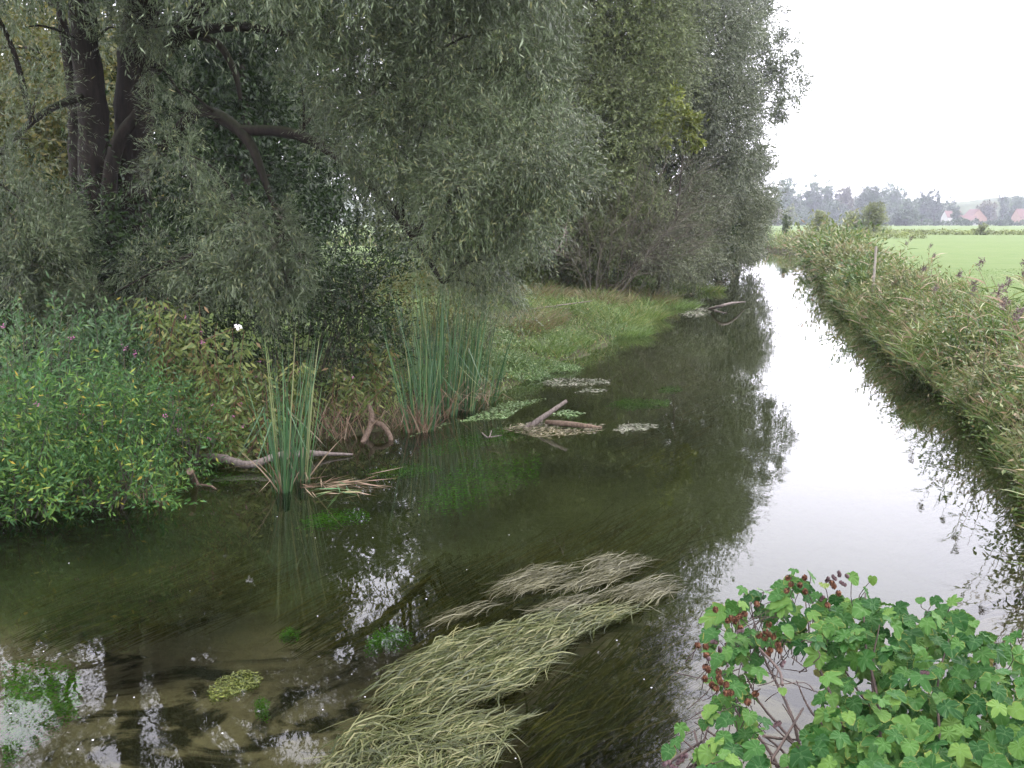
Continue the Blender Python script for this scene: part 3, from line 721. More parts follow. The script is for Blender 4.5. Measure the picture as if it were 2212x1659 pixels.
# fresh green bushes at the water's edge
bush("willowherb_bush", "fresh green leafy bush with yellow leaves at the left water edge", "bush", 80, 1060, 11.9, 1.2, 1.5, .10, .024, 'bush_leaf', .8, spires=22, lobes=22, flowers=4)
bush("willowherb_bush", "fresh green leafy bush beside the red stubble, right of the yellow leaved bush", "bush", 265, 1010, 12.6, .9, 1.2, .09, .022, 'bush_leaf', .8, spires=20, lobes=20, flowers=4)
bush("willowherb_bush", "blue green leafy bush rising behind the two water edge bushes", "bush", 140, 960, 13.7, 1.5, 1.75, .12, .03, 'bush_leaf_b', 1.1, spires=30, lobes=16, flowers=5)
bush("willowherb_bush", "low green bush trailing in the water near the long floating branch", "bush", 400, 985, 13.4, .6, .85, .09, .024, 'bush_leaf', 1.4, lobes=9, flowers=3)
bush("willowherb_bush", "dark cut off bush in the lower left corner of the bank", "bush", -60, 1110, 10.9, .5, 1.3, .10, .028, 'bush_leaf', 1.0, lobes=10)
bush("willowherb_bush", "low leafy fringe overhanging the waterline under the yellow leaved bush", "bush", 30, 1118, 11.2, 1.2, .8, .09, .026, 'bush_leaf', .8, lobes=14, ry=.5, z0=-.05)
bush("willowherb_bush", "low leafy fringe over the water left of the red stubble", "bush", 235, 1095, 11.7, .75, .75, .09, .026, 'bush_leaf', .8, lobes=12, ry=.4, z0=-.05)

def balsam(label, px, py, D, h, n=7, white=False, fl=3, spread=.3):
    b = pp(px, py, D); z0 = max(float(ground_z(b[0:1], np.array([D]))[0]), -.05)
    r = thing("balsam_plant", label, "plant", (b[0], D, z0), "balsam plants on the left bank")
    st = MB(); lf = MB()
    base = np.array([b[0], D, z0])
    tops = []
    for i in range(n):
        e = base + np.array([rng.normal() * spread, rng.normal() * spread * .7, h * rng.uniform(.7, 1.0)])
        s = base + np.array([rng.normal() * spread * .5, rng.normal() * spread * .4, -.05])
        P = spline([s, (s + e) / 2 + rng.normal(size=3) * .05, e], 14)
        tube(st, P[[0, 6, 13]], [.011, .004], 4, 8)
        tops.append(e)
        m = 64
        k = rng.integers(3, 14, m)
        a = rng.uniform(0, 2 * np.pi, m)
        d = unit(np.stack([np.cos(a), np.sin(a), rng.uniform(-.7, .25, m)], -1))
        off = rng.uniform(.02, .16, m)
        bb = P[k] + d * off[:, None] + rng.normal(size=(m, 3)) * .03
        diamonds(lf, bb, unit(d + [0, 0, -.45]), rng.uniform(.09, .16, m), rng.uniform(.03, .048, m), nrm=d[:, [1, 0, 2]] * [-1, 1, 0] * 0 + np.cross(d, [0, 0, 1]) * .0 + rng.normal(size=(m, 3)) * .5 + np.stack([-np.sin(a), np.cos(a), 0 * a], -1) * 1.0)
    st.build("stems", M['balsam_stem'], r, True); lf.build("leaves", M['balsam_leaf'], r)
    for i in range(fl):
        c = tops[i % len(tops)] + rng.normal(size=3) * [.1, .1, .12] - [0, .08, .05]
        f = MB(); m = 8
        diamonds(f, c + rng.normal(size=(m, 3)) * .01, rdir(m), np.full(m, .024), np.full(m, .018))
        f.build("flower", M['pink'], r)
    if white:
        c = pp(515, 706, D - .35)
        f = MB(); m = 14
        diamonds(f, c + rng.normal(size=(m, 3)) * [.03, .02, .015], rdir(m), np.full(m, .05), np.full(m, .045))
        tag(f.build("flower", M['white_petal'], r), "white flower")
        tube(st2 := MB(), [tops[0], c], [.005, .003], 4, 4); st2.build("flower_stalk", M['balsam_stem'], r)
    return r
for a in [("tall yellow green balsam behind the right fresh bush", 350, 880, 14.6, 2.1, 9, False, 2), ("balsam with reddish stems left of the cattail stand, tallest of the plants", 420, 900, 14.8, 2.15, 9, False, 2), ("balsam bearing a white flower above its yellowing leaves", 500, 930, 14.7, 1.75, 9, True, 2),
          ("yellowing balsam just left of the first cattail clump", 555, 940, 14.6, 1.35, 8, False, 3), ("low balsam with pink flowers over the long floating branch", 500, 975, 14.0, .8, 7, False, 4), ("short balsam tucked against the water edge bush", 440, 960, 13.9, 1.0, 7, False, 2), ("balsam behind the first cattail clump near the straw stalks", 650, 930, 15.8, 1.2, 7, False, 3), ("balsam left of the forked snag, below the shaded shrub", 745, 900, 16.6, .95, 6, False, 3), ("dull balsam in the shade left of the tall cattails", 800, 850, 17.6, 1.2, 7, False, 1)]:
    balsam(*a)

# cattails
def cattails(label, px, py, n, h, rad, dead=10, lean=0.0, group="cattail clumps in the shallows", narrow=1.0, flop=0):
    b = gp(px, py)
    r = thing("cattail_clump", label, "cattails", (b[0], b[1], 0), group)
    m = MB()
    ang = rng.uniform(0, 2 * np.pi, n); q = np.sqrt(rng.random(n)) * rad
    bs = np.stack([b[0] + q * np.cos(ang), b[1] + q * np.sin(ang), np.full(n, -.25)], -1)
    d = unit(np.stack([np.cos(ang) * q / rad * .13 * narrow + lean + rng.normal(size=n) * .06, np.sin(ang) * .07 + rng.normal(size=n) * .035, np.ones(n)], -1))
    blades(m, bs, d, h * rng.uniform(.62, 1.08, n) + .25, rng.uniform(.014, .023, n), rng.uniform(0, .06, n), 8, np.array([.9, 1, 1, .95, .85, .7, .45, .05]), kink=.16)
    m.build("green_blades", M['cattail'], r)
    if dead:
        m = MB()
        ang = rng.uniform(0, 2 * np.pi, dead); q = np.sqrt(rng.random(dead)) * rad * 1.15
        bs = np.stack([b[0] + q * np.cos(ang), b[1] + q * np.sin(ang), np.full(dead, -.1)], -1)
        d = unit(np.stack([rng.normal(size=dead) * .35, rng.normal(size=dead) * .25, np.ones(dead)], -1))
        blades(m, bs, d, h * rng.uniform(.15, .5, dead), rng.uniform(.014, .024, dead), rng.uniform(0, .25, dead), 6, kink=.5)
        m.build("dead_blades", M['straw'], r)
    return r
cattails("slim upright cattail clump standing alone in the water at left", 612, 1062, 38, 2.1, .08, 8, .0)
cattails("slim cattail clump just right of the lone one, with straw at its foot", 652, 1040, 28, 1.95, .07, 9, .01)
cattails("tall cattail clump with a thick skirt of pale straw", 905, 930, 46, 1.85, .24, 90, -.03)
cattails("tall cattail clump behind the straw skirted one", 955, 895, 64, 2.4, .28, 40, 0)
cattails("tallest dark cattail stand against the silver crown", 925, 870, 64, 2.65, .32, 30, -.02)
cattails("cattail clump with yellow green foot at the right of the stand", 1005, 885, 56, 2.25, .17, 20, .03)
cattails("leaning cattail fringe at the right end of the stand", 1040, 870, 36, 1.7, .28, 18, .12)
def straw_clump(label, px, py, n, h, rad, D=None, lay=.35, name="straw_clump"):
    b = gp(px, py) if D is None else pp(px, py, D)
    r = thing(name, label, "dead stalks", (b[0], b[1], 0), "clumps of dead straw stalks")
    m = MB()
    bs = np.stack([b[0] + rng.normal(size=n) * rad, b[1] + rng.normal(size=n) * rad * .6, np.full(n, -.05)], -1)
    d = unit(np.stack([rng.normal(size=n) * lay, rng.normal(size=n) * lay, np.ones(n)], -1))
    blades(m, bs, d, h * rng.uniform(.4, 1.05, n), rng.uniform(.012, .022, n), rng.uniform(0, .3, n), 6, kink=.3)
    m.build("stalks", M['straw'], r)
straw_clump("clump of pale dead reed stalks behind the lone cattails", 725, 945, 70, .95, .26)
straw_clump("broken straw stalks on the bank above the forked snag", 800, 915, 50, .9, .3)
straw_clump("short reddish stubble stalks sticking out of the water at left", 338, 1088, 22, .42, .1, lay=.25)
straw_clump("thin straw stalks between the two cattail stands", 850, 925, 26, .6, .18)

# ground cover
def scatter_bank(n, ymin, ymax, dmin, dmax, side, pw=1.0):
    y = ymin + (ymax - ymin) * rng.random(n) ** pw
    off = rng.uniform(dmin, dmax, n)
    l, r_ = edges(y)
    x = l - off if side < 0 else r_ + off
    return np.stack([x, y, ground_z(x, y)], -1)
m = MB()
n = 17000
P = scatter_bank(n, 6, 62, -.15, 6.5, -1, 1.6)
s = np.clip(P[:, 1] / 20, .7, 2.2)
blades(m, P, unit(np.stack([rng.normal(size=n) * .4 + .1, rng.normal(size=n) * .4 - .1, np.ones(n)], -1)), rng.uniform(.12, .68, n) * (.5 + .9 * vnoise(P[:, 0] * .8, P[:, 1] * .5, 19)) * (.7 + .3 * s), .011 * s, rng.uniform(.1, .5, n), 5)
o = m.build("bank_grass", M['grass'])
tag(o, "rough olive grass covering the left bank", "grass", kind='stuff')
def tussock(label, px, py, n, h, rad, mat, z=.15, w=.012, name="grass_tussock", bend=.45):
    b = gp(px, py, z)
    r = MB()
    a = rng.uniform(0, 2 * np.pi, n); q = np.sqrt(rng.random(n)) * rad
    bx, by = b[0] + q * np.cos(a), b[1] + q * np.sin(a)
    bs = np.stack([bx, by, np.maximum(ground_z(bx, by), -.03)], -1)
    d = unit(np.stack([np.cos(a) * .6 + rng.normal(size=n) * .3, np.sin(a) * .6 + rng.normal(size=n) * .3, np.ones(n)], -1))
    blades(r, bs, d, h * rng.uniform(.5, 1.1, n) * (1.15 - .4 * q / rad), np.full(n, w) * rng.uniform(.7, 1.2, n), rng.uniform(.1, bend, n), 6)
    e = bpy.data.objects
    t = thing(name, label, "grass", (b[0], b[1], z), "grass tussocks on the left bank")
    r.build("blades", M[mat], t)
for a in [("reddish dry grass tussock beside the bright grass at the water", 1130, 735, 900, .85, .75, 'red_grass'), ("reddish grass hump behind the first red tussock", 1170, 715, 600, .8, .7, 'red_grass'), ("light green grass tussock arching into the water", 1225, 748, 700, .6, .6, 'fresh_grass', .05),
          ("olive sedge tussock near the second twig on the bank", 1330, 700, 900, .9, .9, 'grass'), ("olive sedge tussock at the bank point", 1385, 680, 700, .8, .8, 'grass'), ("small pale green grass clump above the bank point", 1290, 690, 500, .7, .8, 'fresh_grass'), ("bright green grass tuft below the dark shrubs", 1415, 630, 700, .95, 1.1, 'fresh_grass', .2, .02), ("bright green grass tuft beside the fallen log", 1385, 622, 500, 1.0, .8, 'fresh_grass', .2, .02),
          ("rust coloured grass patch under the hanging twigs", 1150, 650, 900, .9, 1.6, 'red_grass', .4, .018), ("rust coloured grass patch beside the fallen log", 1240, 625, 800, .9, 1.7, 'red_grass', .4, .02), ("dull brown grass running down to the water at the shrubs", 1490, 625, 800, .7, 1.6, 'grass', .1, .02), ("bright grass spilling over the water edge right of the cattails", 1080, 800, 700, .6, .6, 'fresh_grass', .05), ("fresh green grass fringe at the water between the cress tongue and red tussock", 1185, 768, 700, .5, .6, 'fresh_grass', .03), ("fresh green grass fringe at the water by the bank point", 1345, 722, 700, .6, .8, 'fresh_grass', .03), ("pale green grass on the flat shore nearest the angled twig", 1445, 662, 700, .6, 1.2, 'fresh_grass', .03, .016), ("straw coloured grass tussock left of the bank point", 1300, 662, 600, .9, 1.0, 'red_grass', .3, .015), ("tall dry grass tussock behind the fresh fringe at the bank point", 1400, 650, 600, 1.0, 1.0, 'red_grass', .2, .018), ("dark olive grass tussock below the hanging willow edge", 1120, 690, 700, .9, 1.0, 'grass', .35, .014), ("olive tussock between the red tussock and the log", 1240, 680, 700, .8, 1.1, 'grass', .3, .014)]:
    tussock(*a)
def herb_patch(label, px, py, rx, ry, h, n, mat='herb', leaf=.06, lw=.03, name="herb_patch", z=0.0, cat="plant patch"):
    b = gp(px, py, z)
    t = thing(name, label, cat, (b[0], b[1], z))
    a = rng.uniform(0, 2 * np.pi, n); q = np.sqrt(rng.random(n))
    k = 1 - q ** 2 * .8
    bx = b[0] + rx * q * np.cos(a); by = b[1] + ry * q * np.sin(a)
    k *= .5 + vnoise(bx * 4, by * 4, 9)
    P = np.stack([bx, by, np.maximum(ground_z(bx, by), 0) + h * k * rng.random(n) ** .5 + .005], -1)
    m = MB()
    d = unit(rdir(n) + [0, 0, .25])
    diamonds(m, P, d, leaf * rng.uniform(.6, 1.2, n), lw * rng.uniform(.6, 1.2, n))
    m.build("leaves", M[mat], t)
herb_patch("low mound of cress leaves creeping into the water right of the cattails", 1095, 815, .95, .8, .42, 4200)
herb_patch("flat tongue of cress at the end of the leafy mound", 1185, 800, .8, .5, .22, 1800)
herb_patch("low leafy herbs at the foot of the red tussock", 1060, 770, .9, .8, .5, 2600)

m = MB(); n = 16000
P = scatter_bank(n, 6, 34, -.12, 3.2, -1, 1.3)
P[:, 2] = np.maximum(P[:, 2], 0) + rng.random(n) ** 1.5 * .55 * (.3 + vnoise(P[:, 0] * 1.3, P[:, 1] * 1.3, 21))
diamonds(m, P, unit(rdir(n) + [0, -.2, .2]), rng.uniform(.05, .1, n), rng.uniform(.02, .038, n))
tag(m.build("low_herbs", M['herb_dark']), "low green herbs covering the left bank under the willow", "herbs", kind='stuff')
# ------------------------------------------------------------------ dead wood and things in the water
def branch(label, polys, mat='deadwood', name="dead_branch", cat="branch"):
    b = None
    for pts, rad in polys:
        P = np.array([gp(x, y, z) if D is None else pp(x, y, D) for x, y, z, D in pts])
        if b is None:
            b = P[0]; t = thing(name, label, cat, b); m = MB()
        tube(m, P, rad, 8, 7 * len(P), .07)
    m.build("wood", M[mat], t, True)
branch("long pale bent branch floating by the left bank behind the lone cattails", [([(425, 985, .12, None), (470, 988, .14, None), (540, 1004, .08, None), (600, 984, .16, None), (665, 980, .10, None), (700, 980, .06, None), (762, 982, .02, None)], [.032, .06, .055, .05, .055, .034, .016]), ([(660, 982, .1, None), (676, 975, .16, None)], [.04, .025])])
branch("forked brown snag arching out of the water beside the straw", [([(780, 962, -.05, None), (800, 922, .14, None), (803, 895, .30, None), (796, 876, .42, None)], [.045, .05, .045, .03]), ([(802, 912, .2, None), (825, 918, .18, None), (842, 940, .06, None), (845, 962, -.08, None)], [.04, .045, .04, .035])], 'dead_brown')
branch("straight bleached stick slanting up from the debris raft in midstream", [([(1132, 930, -.05, None), (1178, 898, .2, None), (1224, 866, .42, None)], [.05, .045, .03]), ([(1138, 925, .0, None), (1146, 912, .1, None)], [.025, .016])])
branch("pale angled twig lying in the water near the far shrubs", [([(1530, 668, 0, None), (1555, 662, .3, None), (1580, 655, .35, None), (1610, 652, .15, None)], [.05, .06, .05, .02]), ([(1530, 668, 0, None), (1570, 677, .0, None)], [.04, .02])])
branch("thick short log lying in the rust coloured grass", [([(1262, 622, .55, None), (1300, 620, .65, None), (1348, 616, .6, None)], [.08, .09, .1])], 'dead_brown', "log", "log")
branch("thin curved fallen twig on the bank above the red tussock", [([(1085, 690, .5, None), (1130, 672, .7, None), (1190, 662, .8, None), (1280, 650, .9, None)], [.02, .028, .025, .01]), ([(1190, 662, .8, None), (1230, 668, .6, None)], [.02, .008])])
branch("brown broken stump leaning in the water at the right fresh bush", [([(428, 1052, -.05, None), (418, 1035, .1, None), (410, 1018, .28, None)], [.03, .04, .045]), ([(425, 1048, 0, None), (455, 1050, .03, None), (470, 1060, -.02, None)], [.02, .016, .01])], 'dead_brown', "tree_stump", "stump")
branch("crooked thin twig poking up through the water weed before the tall cattails", [([(1040, 935, -.02, None), (1055, 945, .1, None), (1062, 930, .12, None)], [.012, .012, .006]), ([(1055, 945, .1, None), (1085, 940, .14, None)], [.01, .005])])
branch("bleached forked twig hanging from the willow edge over the bank", [([(0, 0, 0, 0)] and [(1222, 492, 0, 19.5), (1215, 520, 0, 19.3), (1200, 545, 0, 19.2)], [.012, .016, .012]), ([(1222, 495, 0, 19.5), (1222, 525, 0, 19.6), (1208, 550, 0, 19.6)], [.012, .012, .008]), ([(1222, 492, 0, 19.5), (1228, 470, 0, 19.6), (1226, 440, 0, 20)], [.012, .01, .006])])
def raft(label, poly, n, mat, leaf, lw, name, cat, zmax=.03, flow=(.75, .65), jit=.6, group=None, z0=.004):
    x, y = sample_poly(poly, n)
    P = gp(x, y)
    c = P.mean(0)
    t = thing(name, label, cat, (c[0], c[1], 0), group)
    P[:, 2] = z0 + rng.random(n) * zmax
    f = np.array([flow[0], flow[1], 0])
    d = unit(unit(f[None]) * (1 - jit * .6) + rng.normal(size=(n, 3)) * jit * [1, 1, .12])
    m = MB()
    nr = rng.normal(size=(n, 3)) * .35 + [0, 0, 1]
    diamonds(m, P, d, leaf * rng.uniform(.5, 1.3, n), lw * rng.uniform(.6, 1.3, n), nrm=nr)
    m.build("leaves", M[mat], t)
raft("raft of brown debris caught round the slanting stick", [(1090, 925), (1150, 915), (1230, 918), (1300, 920), (1290, 935), (1230, 942), (1170, 948), (1120, 940)], 900, 'debris', .14, .022, "debris_raft", "debris")
raft("narrow pale raft of leaves drifting right of the slanting stick", [(1322, 930), (1350, 918), (1418, 920), (1400, 930), (1340, 936)], 420, 'duckweed', .1, .03, "debris_raft", "debris")
branch("low grey drift log lying in the debris raft", [([(1180, 912, .05, None), (1240, 917, .07, None), (1300, 925, .0, None)], [.04, .05, .03])], 'dead_brown', "log", "log")
raft("pale green floating leaf raft in front of the cress tongue", [(1165, 830), (1200, 818), (1320, 822), (1310, 832), (1200, 838)], 700, 'duckweed', .07, .04, "floating_leaf_raft", "floating plants")
raft("thin floating leaf streak below the pale green raft", [(1240, 850), (1270, 840), (1312, 845), (1290, 850)], 160, 'duckweed', .07, .04, "floating_leaf_raft", "floating plants")
raft("round pale leaf raft touching the slanting stick", [(1190, 895), (1225, 888), (1262, 895), (1230, 902)], 200, 'herb', .07, .045, "floating_leaf_raft", "floating plants")
raft("pale scum raft on the water at the river bend", [(1590, 562), (1605, 545), (1660, 545), (1640, 560), (1610, 568)], 700, 'duckweed', .4, .2, "floating_leaf_raft", "floating plants")
raft("pale floating fringe beside the angled twig", [(1465, 680), (1500, 668), (1560, 660), (1530, 678), (1490, 686)], 500, 'duckweed', .14, .06, "floating_leaf_raft", "floating plants")
raft("brownish floating fringe below the far shrubs", [(1480, 645), (1560, 618), (1600, 585), (1580, 575), (1520, 605), (1480, 625)], 900, 'debris', .2, .08, "floating_leaf_raft", "floating plants")
raft("green weed scum in the shallows before the tall cattails", [(880, 945), (960, 915), (1090, 905), (1130, 880), (1180, 862), (1090, 870), (1020, 900), (930, 930)], 900, 'herb', .06, .03, "floating_leaf_raft", "floating plants", .012)
raft("broken straw blades floating round the lone cattails", [(640, 1040), (760, 1045), (800, 1030), (770, 1060), (700, 1075), (640, 1065)], 46, 'straw', .5, .022, "straw_litter", "dead stalks", .05, (1, .25), .5)
raft("bent pale blade pieces on the water right of the lone cattails", [(700, 1068), (735, 1045), (765, 1070), (730, 1076)], 14, 'cattail', .35, .03, "straw_litter", "dead stalks", .08, (1, .6), .9)

# floating and submerged weed
FLOW = unit(gp(1430, 1275) - gp(850, 1510))
def weed_mat(label, poly, n, mat, L, w=.016, jit=.22, z=.012, lift=.03, name="floating_weed_mat", extra=None):
    x, y = sample_poly(poly, n)
    P = gp(x, y)
    c = P.mean(0)
    t = thing(name, label, "water weed", (c[0], c[1], 0), "mats of weed on the water")
    def lay(mm, k, q, lo, hi, j):
        d = unit(FLOW[None] + rng.normal(size=(k, 3)) * [j, j, 0])
        ln = L * rng.uniform(.5, 1.25, k)
        tt = np.linspace(-.5, .5, 6)
        side = np.stack([-d[:, 1], d[:, 0], 0 * d[:, 0]], -1)
        cv = rng.normal(size=k) * .28
        PP = q[:, None] + d[:, None] * (ln[:, None] * tt)[..., None] + side[:, None] * ((cv * ln)[:, None] * (tt * 2) ** 2 * .5)[..., None]
        PP[..., 2] = (rng.uniform(lo, hi, k))[:, None] * (1 - (tt * 2) ** 2 * .75)[None] + rng.normal(size=(k, 6)) * .006
        sd = unit(side + rng.normal(size=side.shape) * [.1, .1, .3])
        ok = np.ones(k, bool)
        for e in (0, 5):
            ex, ey = proj(PP[:, e]); ok &= inpoly(ex, ey, poly)
        ok |= rng.random(k) < (.5 if mat == 'weed_pale' else .2)
        PP, sd = PP[ok], sd[ok]; k = len(PP)
        ribbons(mm, PP, sd, (w * rng.uniform(.6, 1.3, k))[:, None] * np.array([.4, .9, 1, 1, .8, .2]))
    m = MB(); lay(m, n, P, z, z + lift, jit); m.build("floating_blades", M[mat], t)
    k = n // 2
    x, y = sample_poly(poly, k); P = gp(x, y)
    m = MB(); lay(m, k, P + FLOW * -.05, -.12, -.01, jit * .8); m.build("sunken_blades", M['weed_sub'], t)
weed_mat("largest floating weed mat, straw green, streaming across the stream", z7([(340, 1040), (430, 960), (560, 920), (650, 830), (800, 760), (1100, 720), (1350, 640), (1750, 590), (2030, 560), (1850, 660), (1650, 740), (1450, 850), (1400, 940), (1250, 1060), (1190, 1130), (960, 1190), (700, 1220), (520, 1200), (370, 1190), (330, 1130)]), 3900, 'weed_top', .46, .008, .3, .012, .06)
weed_mat("ragged weed mat between the largest mat and the bottom tangle", z7([(300, 1240), (560, 1200), (800, 1250), (1190, 1275), (1180, 1350), (1000, 1420), (700, 1400), (560, 1330), (400, 1300)]), 1000, 'weed_top', .5, .008, .35)
weed_mat("tangled yellow weed mat cut off by the lower picture edge", z7([(-80, 1700), (60, 1450), (180, 1300), (400, 1330), (700, 1420), (1000, 1430), (1150, 1390), (1000, 1600), (900, 1700)]), 1500, 'weed_top', .42, .008, .7, .01, .09)
weed_mat("silvery weed mat upstream, farthest left of the pale ones", z7([(1040, 490), (1130, 400), (1300, 340), (1480, 360), (1480, 440), (1300, 500), (1080, 520)]), 460, 'weed_pale', .48, .007, .13)
weed_mat("silvery curled weed mat at the top of the weed bed", z7([(1530, 440), (1610, 370), (1640, 270), (1900, 310), (1970, 320), (1800, 430), (1600, 490), (1390, 490)]), 595, 'weed_pale', .48, .007, .2)
weed_mat("silvery weed tips reaching to the bright sky reflection", z7([(1670, 510), (1960, 420), (2110, 470), (2130, 520), (2000, 560), (1800, 560)]), 403, 'weed_pale', .48, .007, .14)
weed_mat("short silvery weed mat just above the largest mat", z7([(1250, 610), (1400, 560), (1620, 540), (1600, 600), (1380, 630)]), 249, 'weed_pale', .48, .007, .16)
weed_mat("small isolated tuft of pale weed left of the silvery mats", z7([(640, 700), (750, 620), (980, 570), (1010, 610), (800, 680)]), 105, 'weed_pale', .48, .007, .12)
def sub_weed(poly, n, L, zl, zh, m, w=.014, jit=.12, dirv=None):
    x, y = sample_poly(poly, n)
    P = gp(x, y); P[:, 2] = rng.uniform(zl, zh, n)
    d = unit((FLOW if dirv is None else dirv)[None] + rng.normal(size=(n, 3)) * [jit, jit, .02])
    tt = np.linspace(0, 1, 5)
    side = np.stack([-d[:, 1], d[:, 0], 0 * d[:, 0]], -1)
    ln = L * rng.uniform(.5, 1.3, n)
    cv = rng.normal(size=n) * .12
    PP = P[:, None] + d[:, None] * (ln[:, None] * tt)[..., None] + side[:, None] * ((cv * ln)[:, None] * tt ** 2)[..., None]
    PP[..., 2] = np.minimum(PP[..., 2] + .1 * tt, -.015)
    ribbons(m, PP, side, (w * rng.uniform(.6, 1.3, n))[:, None] * np.array([.5, 1, 1, .8, .2]))
m = MB()
sub_weed([(30, 1330), (200, 1270), (500, 1265), (480, 1310), (200, 1370), (0, 1380)], 420, .8, -.25, -.06, m)
sub_weed([(560, 1330), (680, 1250), (900, 1210), (1120, 1190), (1080, 1260), (860, 1340), (640, 1380)], 650, .6, -.3, -.06, m)
sub_weed([(860, 1380), (1000, 1330), (1100, 1290), (1000, 1370)], 160, .5, -.25, -.06, m)
sub_weed([(1100, 1520), (1230, 1420), (1420, 1330), (1470, 1300), (1430, 1450), (1400, 1600), (1150, 1640)], 1500, .55, -.4, -.05, m, .013, .2)
sub_weed([(820, 1500), (900, 1460), (840, 1590), (760, 1650)], 160, .4, -.3, -.04, m)
sub_weed([(1000, 1170), (1400, 1050), (1500, 1120), (1400, 1200), (1100, 1230)], 350, .7, -.45, -.2, m)
sub_weed([(0, 1240), (400, 1180), (700, 1200), (400, 1260), (0, 1290)], 300, .7, -.4, -.15, m)
sub_weed([(1250, 900), (1500, 760), (1560, 800), (1480, 960), (1300, 1000)], 260, 1.0, -.45, -.2, m, .02)
o = m.build("submerged_weed", M['weed_sub'])
tag(o, "brown green weed trailing under the water surface", "water weed", kind='stuff')
def patch(label, poly, n, mat='algae', zl=-.16, zh=-.02, leaf=.07, name="algae_patch"):
    raft(label, poly, int(n * 2.4), mat, leaf * .5, leaf * .2, name, "algae", zh - zl, tuple(FLOW[:2]), .7, "algae patches in the water", zl)
patch("bright green algae tuft left of the largest weed mat", [(785, 1385), (810, 1352), (850, 1342), (890, 1362), (850, 1372)], 700, leaf=.06)
patch("small vivid algae ball beside the yellow water plant", [(548, 1500), (562, 1496), (582, 1508), (570, 1518), (550, 1514)], 260, leaf=.04)
patch("yellow green water plant breaking the surface near the lower left", [(445, 1500), (470, 1470), (530, 1448), (565, 1462), (555, 1485), (500, 1505), (455, 1515)], 900, 'starwort', -.03, .02, .05, "water_plant")
patch("mossy green bed of weed in the lower left corner", [(0, 1400), (90, 1390), (170, 1420), (160, 1480), (90, 1520), (40, 1560), (0, 1600)], 2200, 'algae', -.3, -.1, .07)
patch("long algae hump in midstream right of the round leaf raft", [(1310, 870), (1350, 857), (1450, 862), (1440, 872), (1360, 880)], 900, zl=-.08, zh=-.01, leaf=.12)
patch("green algae drift beneath the slanting stick", [(1190, 905), (1260, 900), (1310, 918), (1180, 930), (1050, 940), (1060, 915)], 900, zl=-.16, zh=-.04, leaf=.1)
patch("dim algae streak in the water below the straw skirt", [(780, 1000), (900, 985), (960, 995), (840, 1012)], 500, zl=-.2, zh=-.08, leaf=.09)
patch("algae streak right of the pale blade pieces", [(640, 1110), (700, 1085), (780, 1080), (800, 1095), (700, 1115)], 700, zl=-.2, zh=-.08, leaf=.08)
patch("faint algae spot above the lower left water plant", [(600, 1345), (615, 1330), (650, 1330), (640, 1345)], 200, zl=-.2, zh=-.1, leaf=.06)
patch("small far algae spot above the long hump", [(1420, 838), (1440, 828), (1475, 832), (1460, 840)], 300, zl=-.12, zh=-.03, leaf=.12)
patch("bright algae skin in the shallows under the long pale branch", [(440, 1012), (540, 1015), (600, 1002), (590, 1020), (470, 1035)], 600, zl=-.12, zh=-.03, leaf=.07)
patch("bright algae strip before the tall cattails beside the crooked twig", [(900, 958), (980, 935), (1090, 920), (1120, 935), (1000, 965), (920, 975)], 900, zl=-.12, zh=-.03, leaf=.08)
patch("dull green bed of weed under the tall cattails", [(900, 1060), (1000, 960), (1170, 950), (1160, 1000), (1000, 1060)], 1400, zl=-.35, zh=-.12, leaf=.1)
m = MB()
n = 36
x = rng.uniform(0, 1450, n); y = rng.uniform(960, 1640, n)
P = gp(x, y, .006)
for p in P:
    a = np.linspace(0, 2 * np.pi, 6, endpoint=False); r = rng.uniform(.003, .008)
    m.add(np.stack([p[0] + r * np.cos(a), p[1] + r * np.sin(a), np.full(6, .006)], -1), np.arange(6)[None])
tag(m.build("foam_flecks", M['foam']), "tiny white flecks drifting on the dark water", "flecks", kind='stuff')

# ------------------------------------------------------------------ right bank
def bank_reeds(n, ymin, ymax, dmin, dmax, hmin, hmax, nl, scale, m, pw=1.0, mb2=None):
    P = scatter_bank(n, ymin, ymax, dmin, dmax, 1, pw)
    P[:, 2] = np.maximum(P[:, 2], -.05)
    P[:, 0] -= .55 * np.maximum(0, vnoise(P[:, 1] * .8, P[:, 1] * 0, 17) - .35) * (P[:, 0] - edges(P[:, 1])[1] < .7)
    off = P[:, 0] - edges(P[:, 1])[1]
    h = rng.uniform(hmin, hmax, n) * (.5 + .9 * vnoise(P[:, 0] * .7, P[:, 1] * .55, 5))
    lean = np.where(off < .6, -.22, .02) + .3 * (vnoise(P[:, 0] * 1.3, P[:, 1] * .9, 12) - .5)
    d = unit(np.stack([lean + rng.normal(size=n) * .25, rng.normal(size=n) * .3 + .5 * (vnoise(P[:, 0] * 1.1, P[:, 1] * .8, 13) - .5), np.ones(n)], -1))
    blades(m, P, d, h, np.full(n, .008 * scale), np.zeros(n), 3, np.array([1, .8, .4]))
    t = rng.uniform(.3, 1.0, (n, nl))
    B = (P[:, None] + d[:, None] * (h[:, None] * t)[..., None]).reshape(-1, 3)
    k = len(B)
    a = rng.uniform(0, 2 * np.pi, k)
    dl = unit(np.stack([np.cos(a), np.sin(a), rng.uniform(.3, 1.9, k)], -1))
    blades(m, B, dl, rng.uniform(.18, .42, k) * scale ** .5, rng.uniform(.014, .024, k) * scale, rng.uniform(.0, .38, k), 4, np.array([.5, 1, .7, .05]))
    return P
m = MB()
bank_reeds(1500, 7.5, 20, -.15, 2.1, .3, .72, 11, 1.0, m, 1.2)
bank_reeds(1900, 20, 45, -.2, 2.2, .36, .88, 10, 1.5, m, 1.3)
bank_reeds(2000, 45, FAR_Y - 1, -.3, 2.6, .6, 1.25, 8, 2.6, m, 1.1)
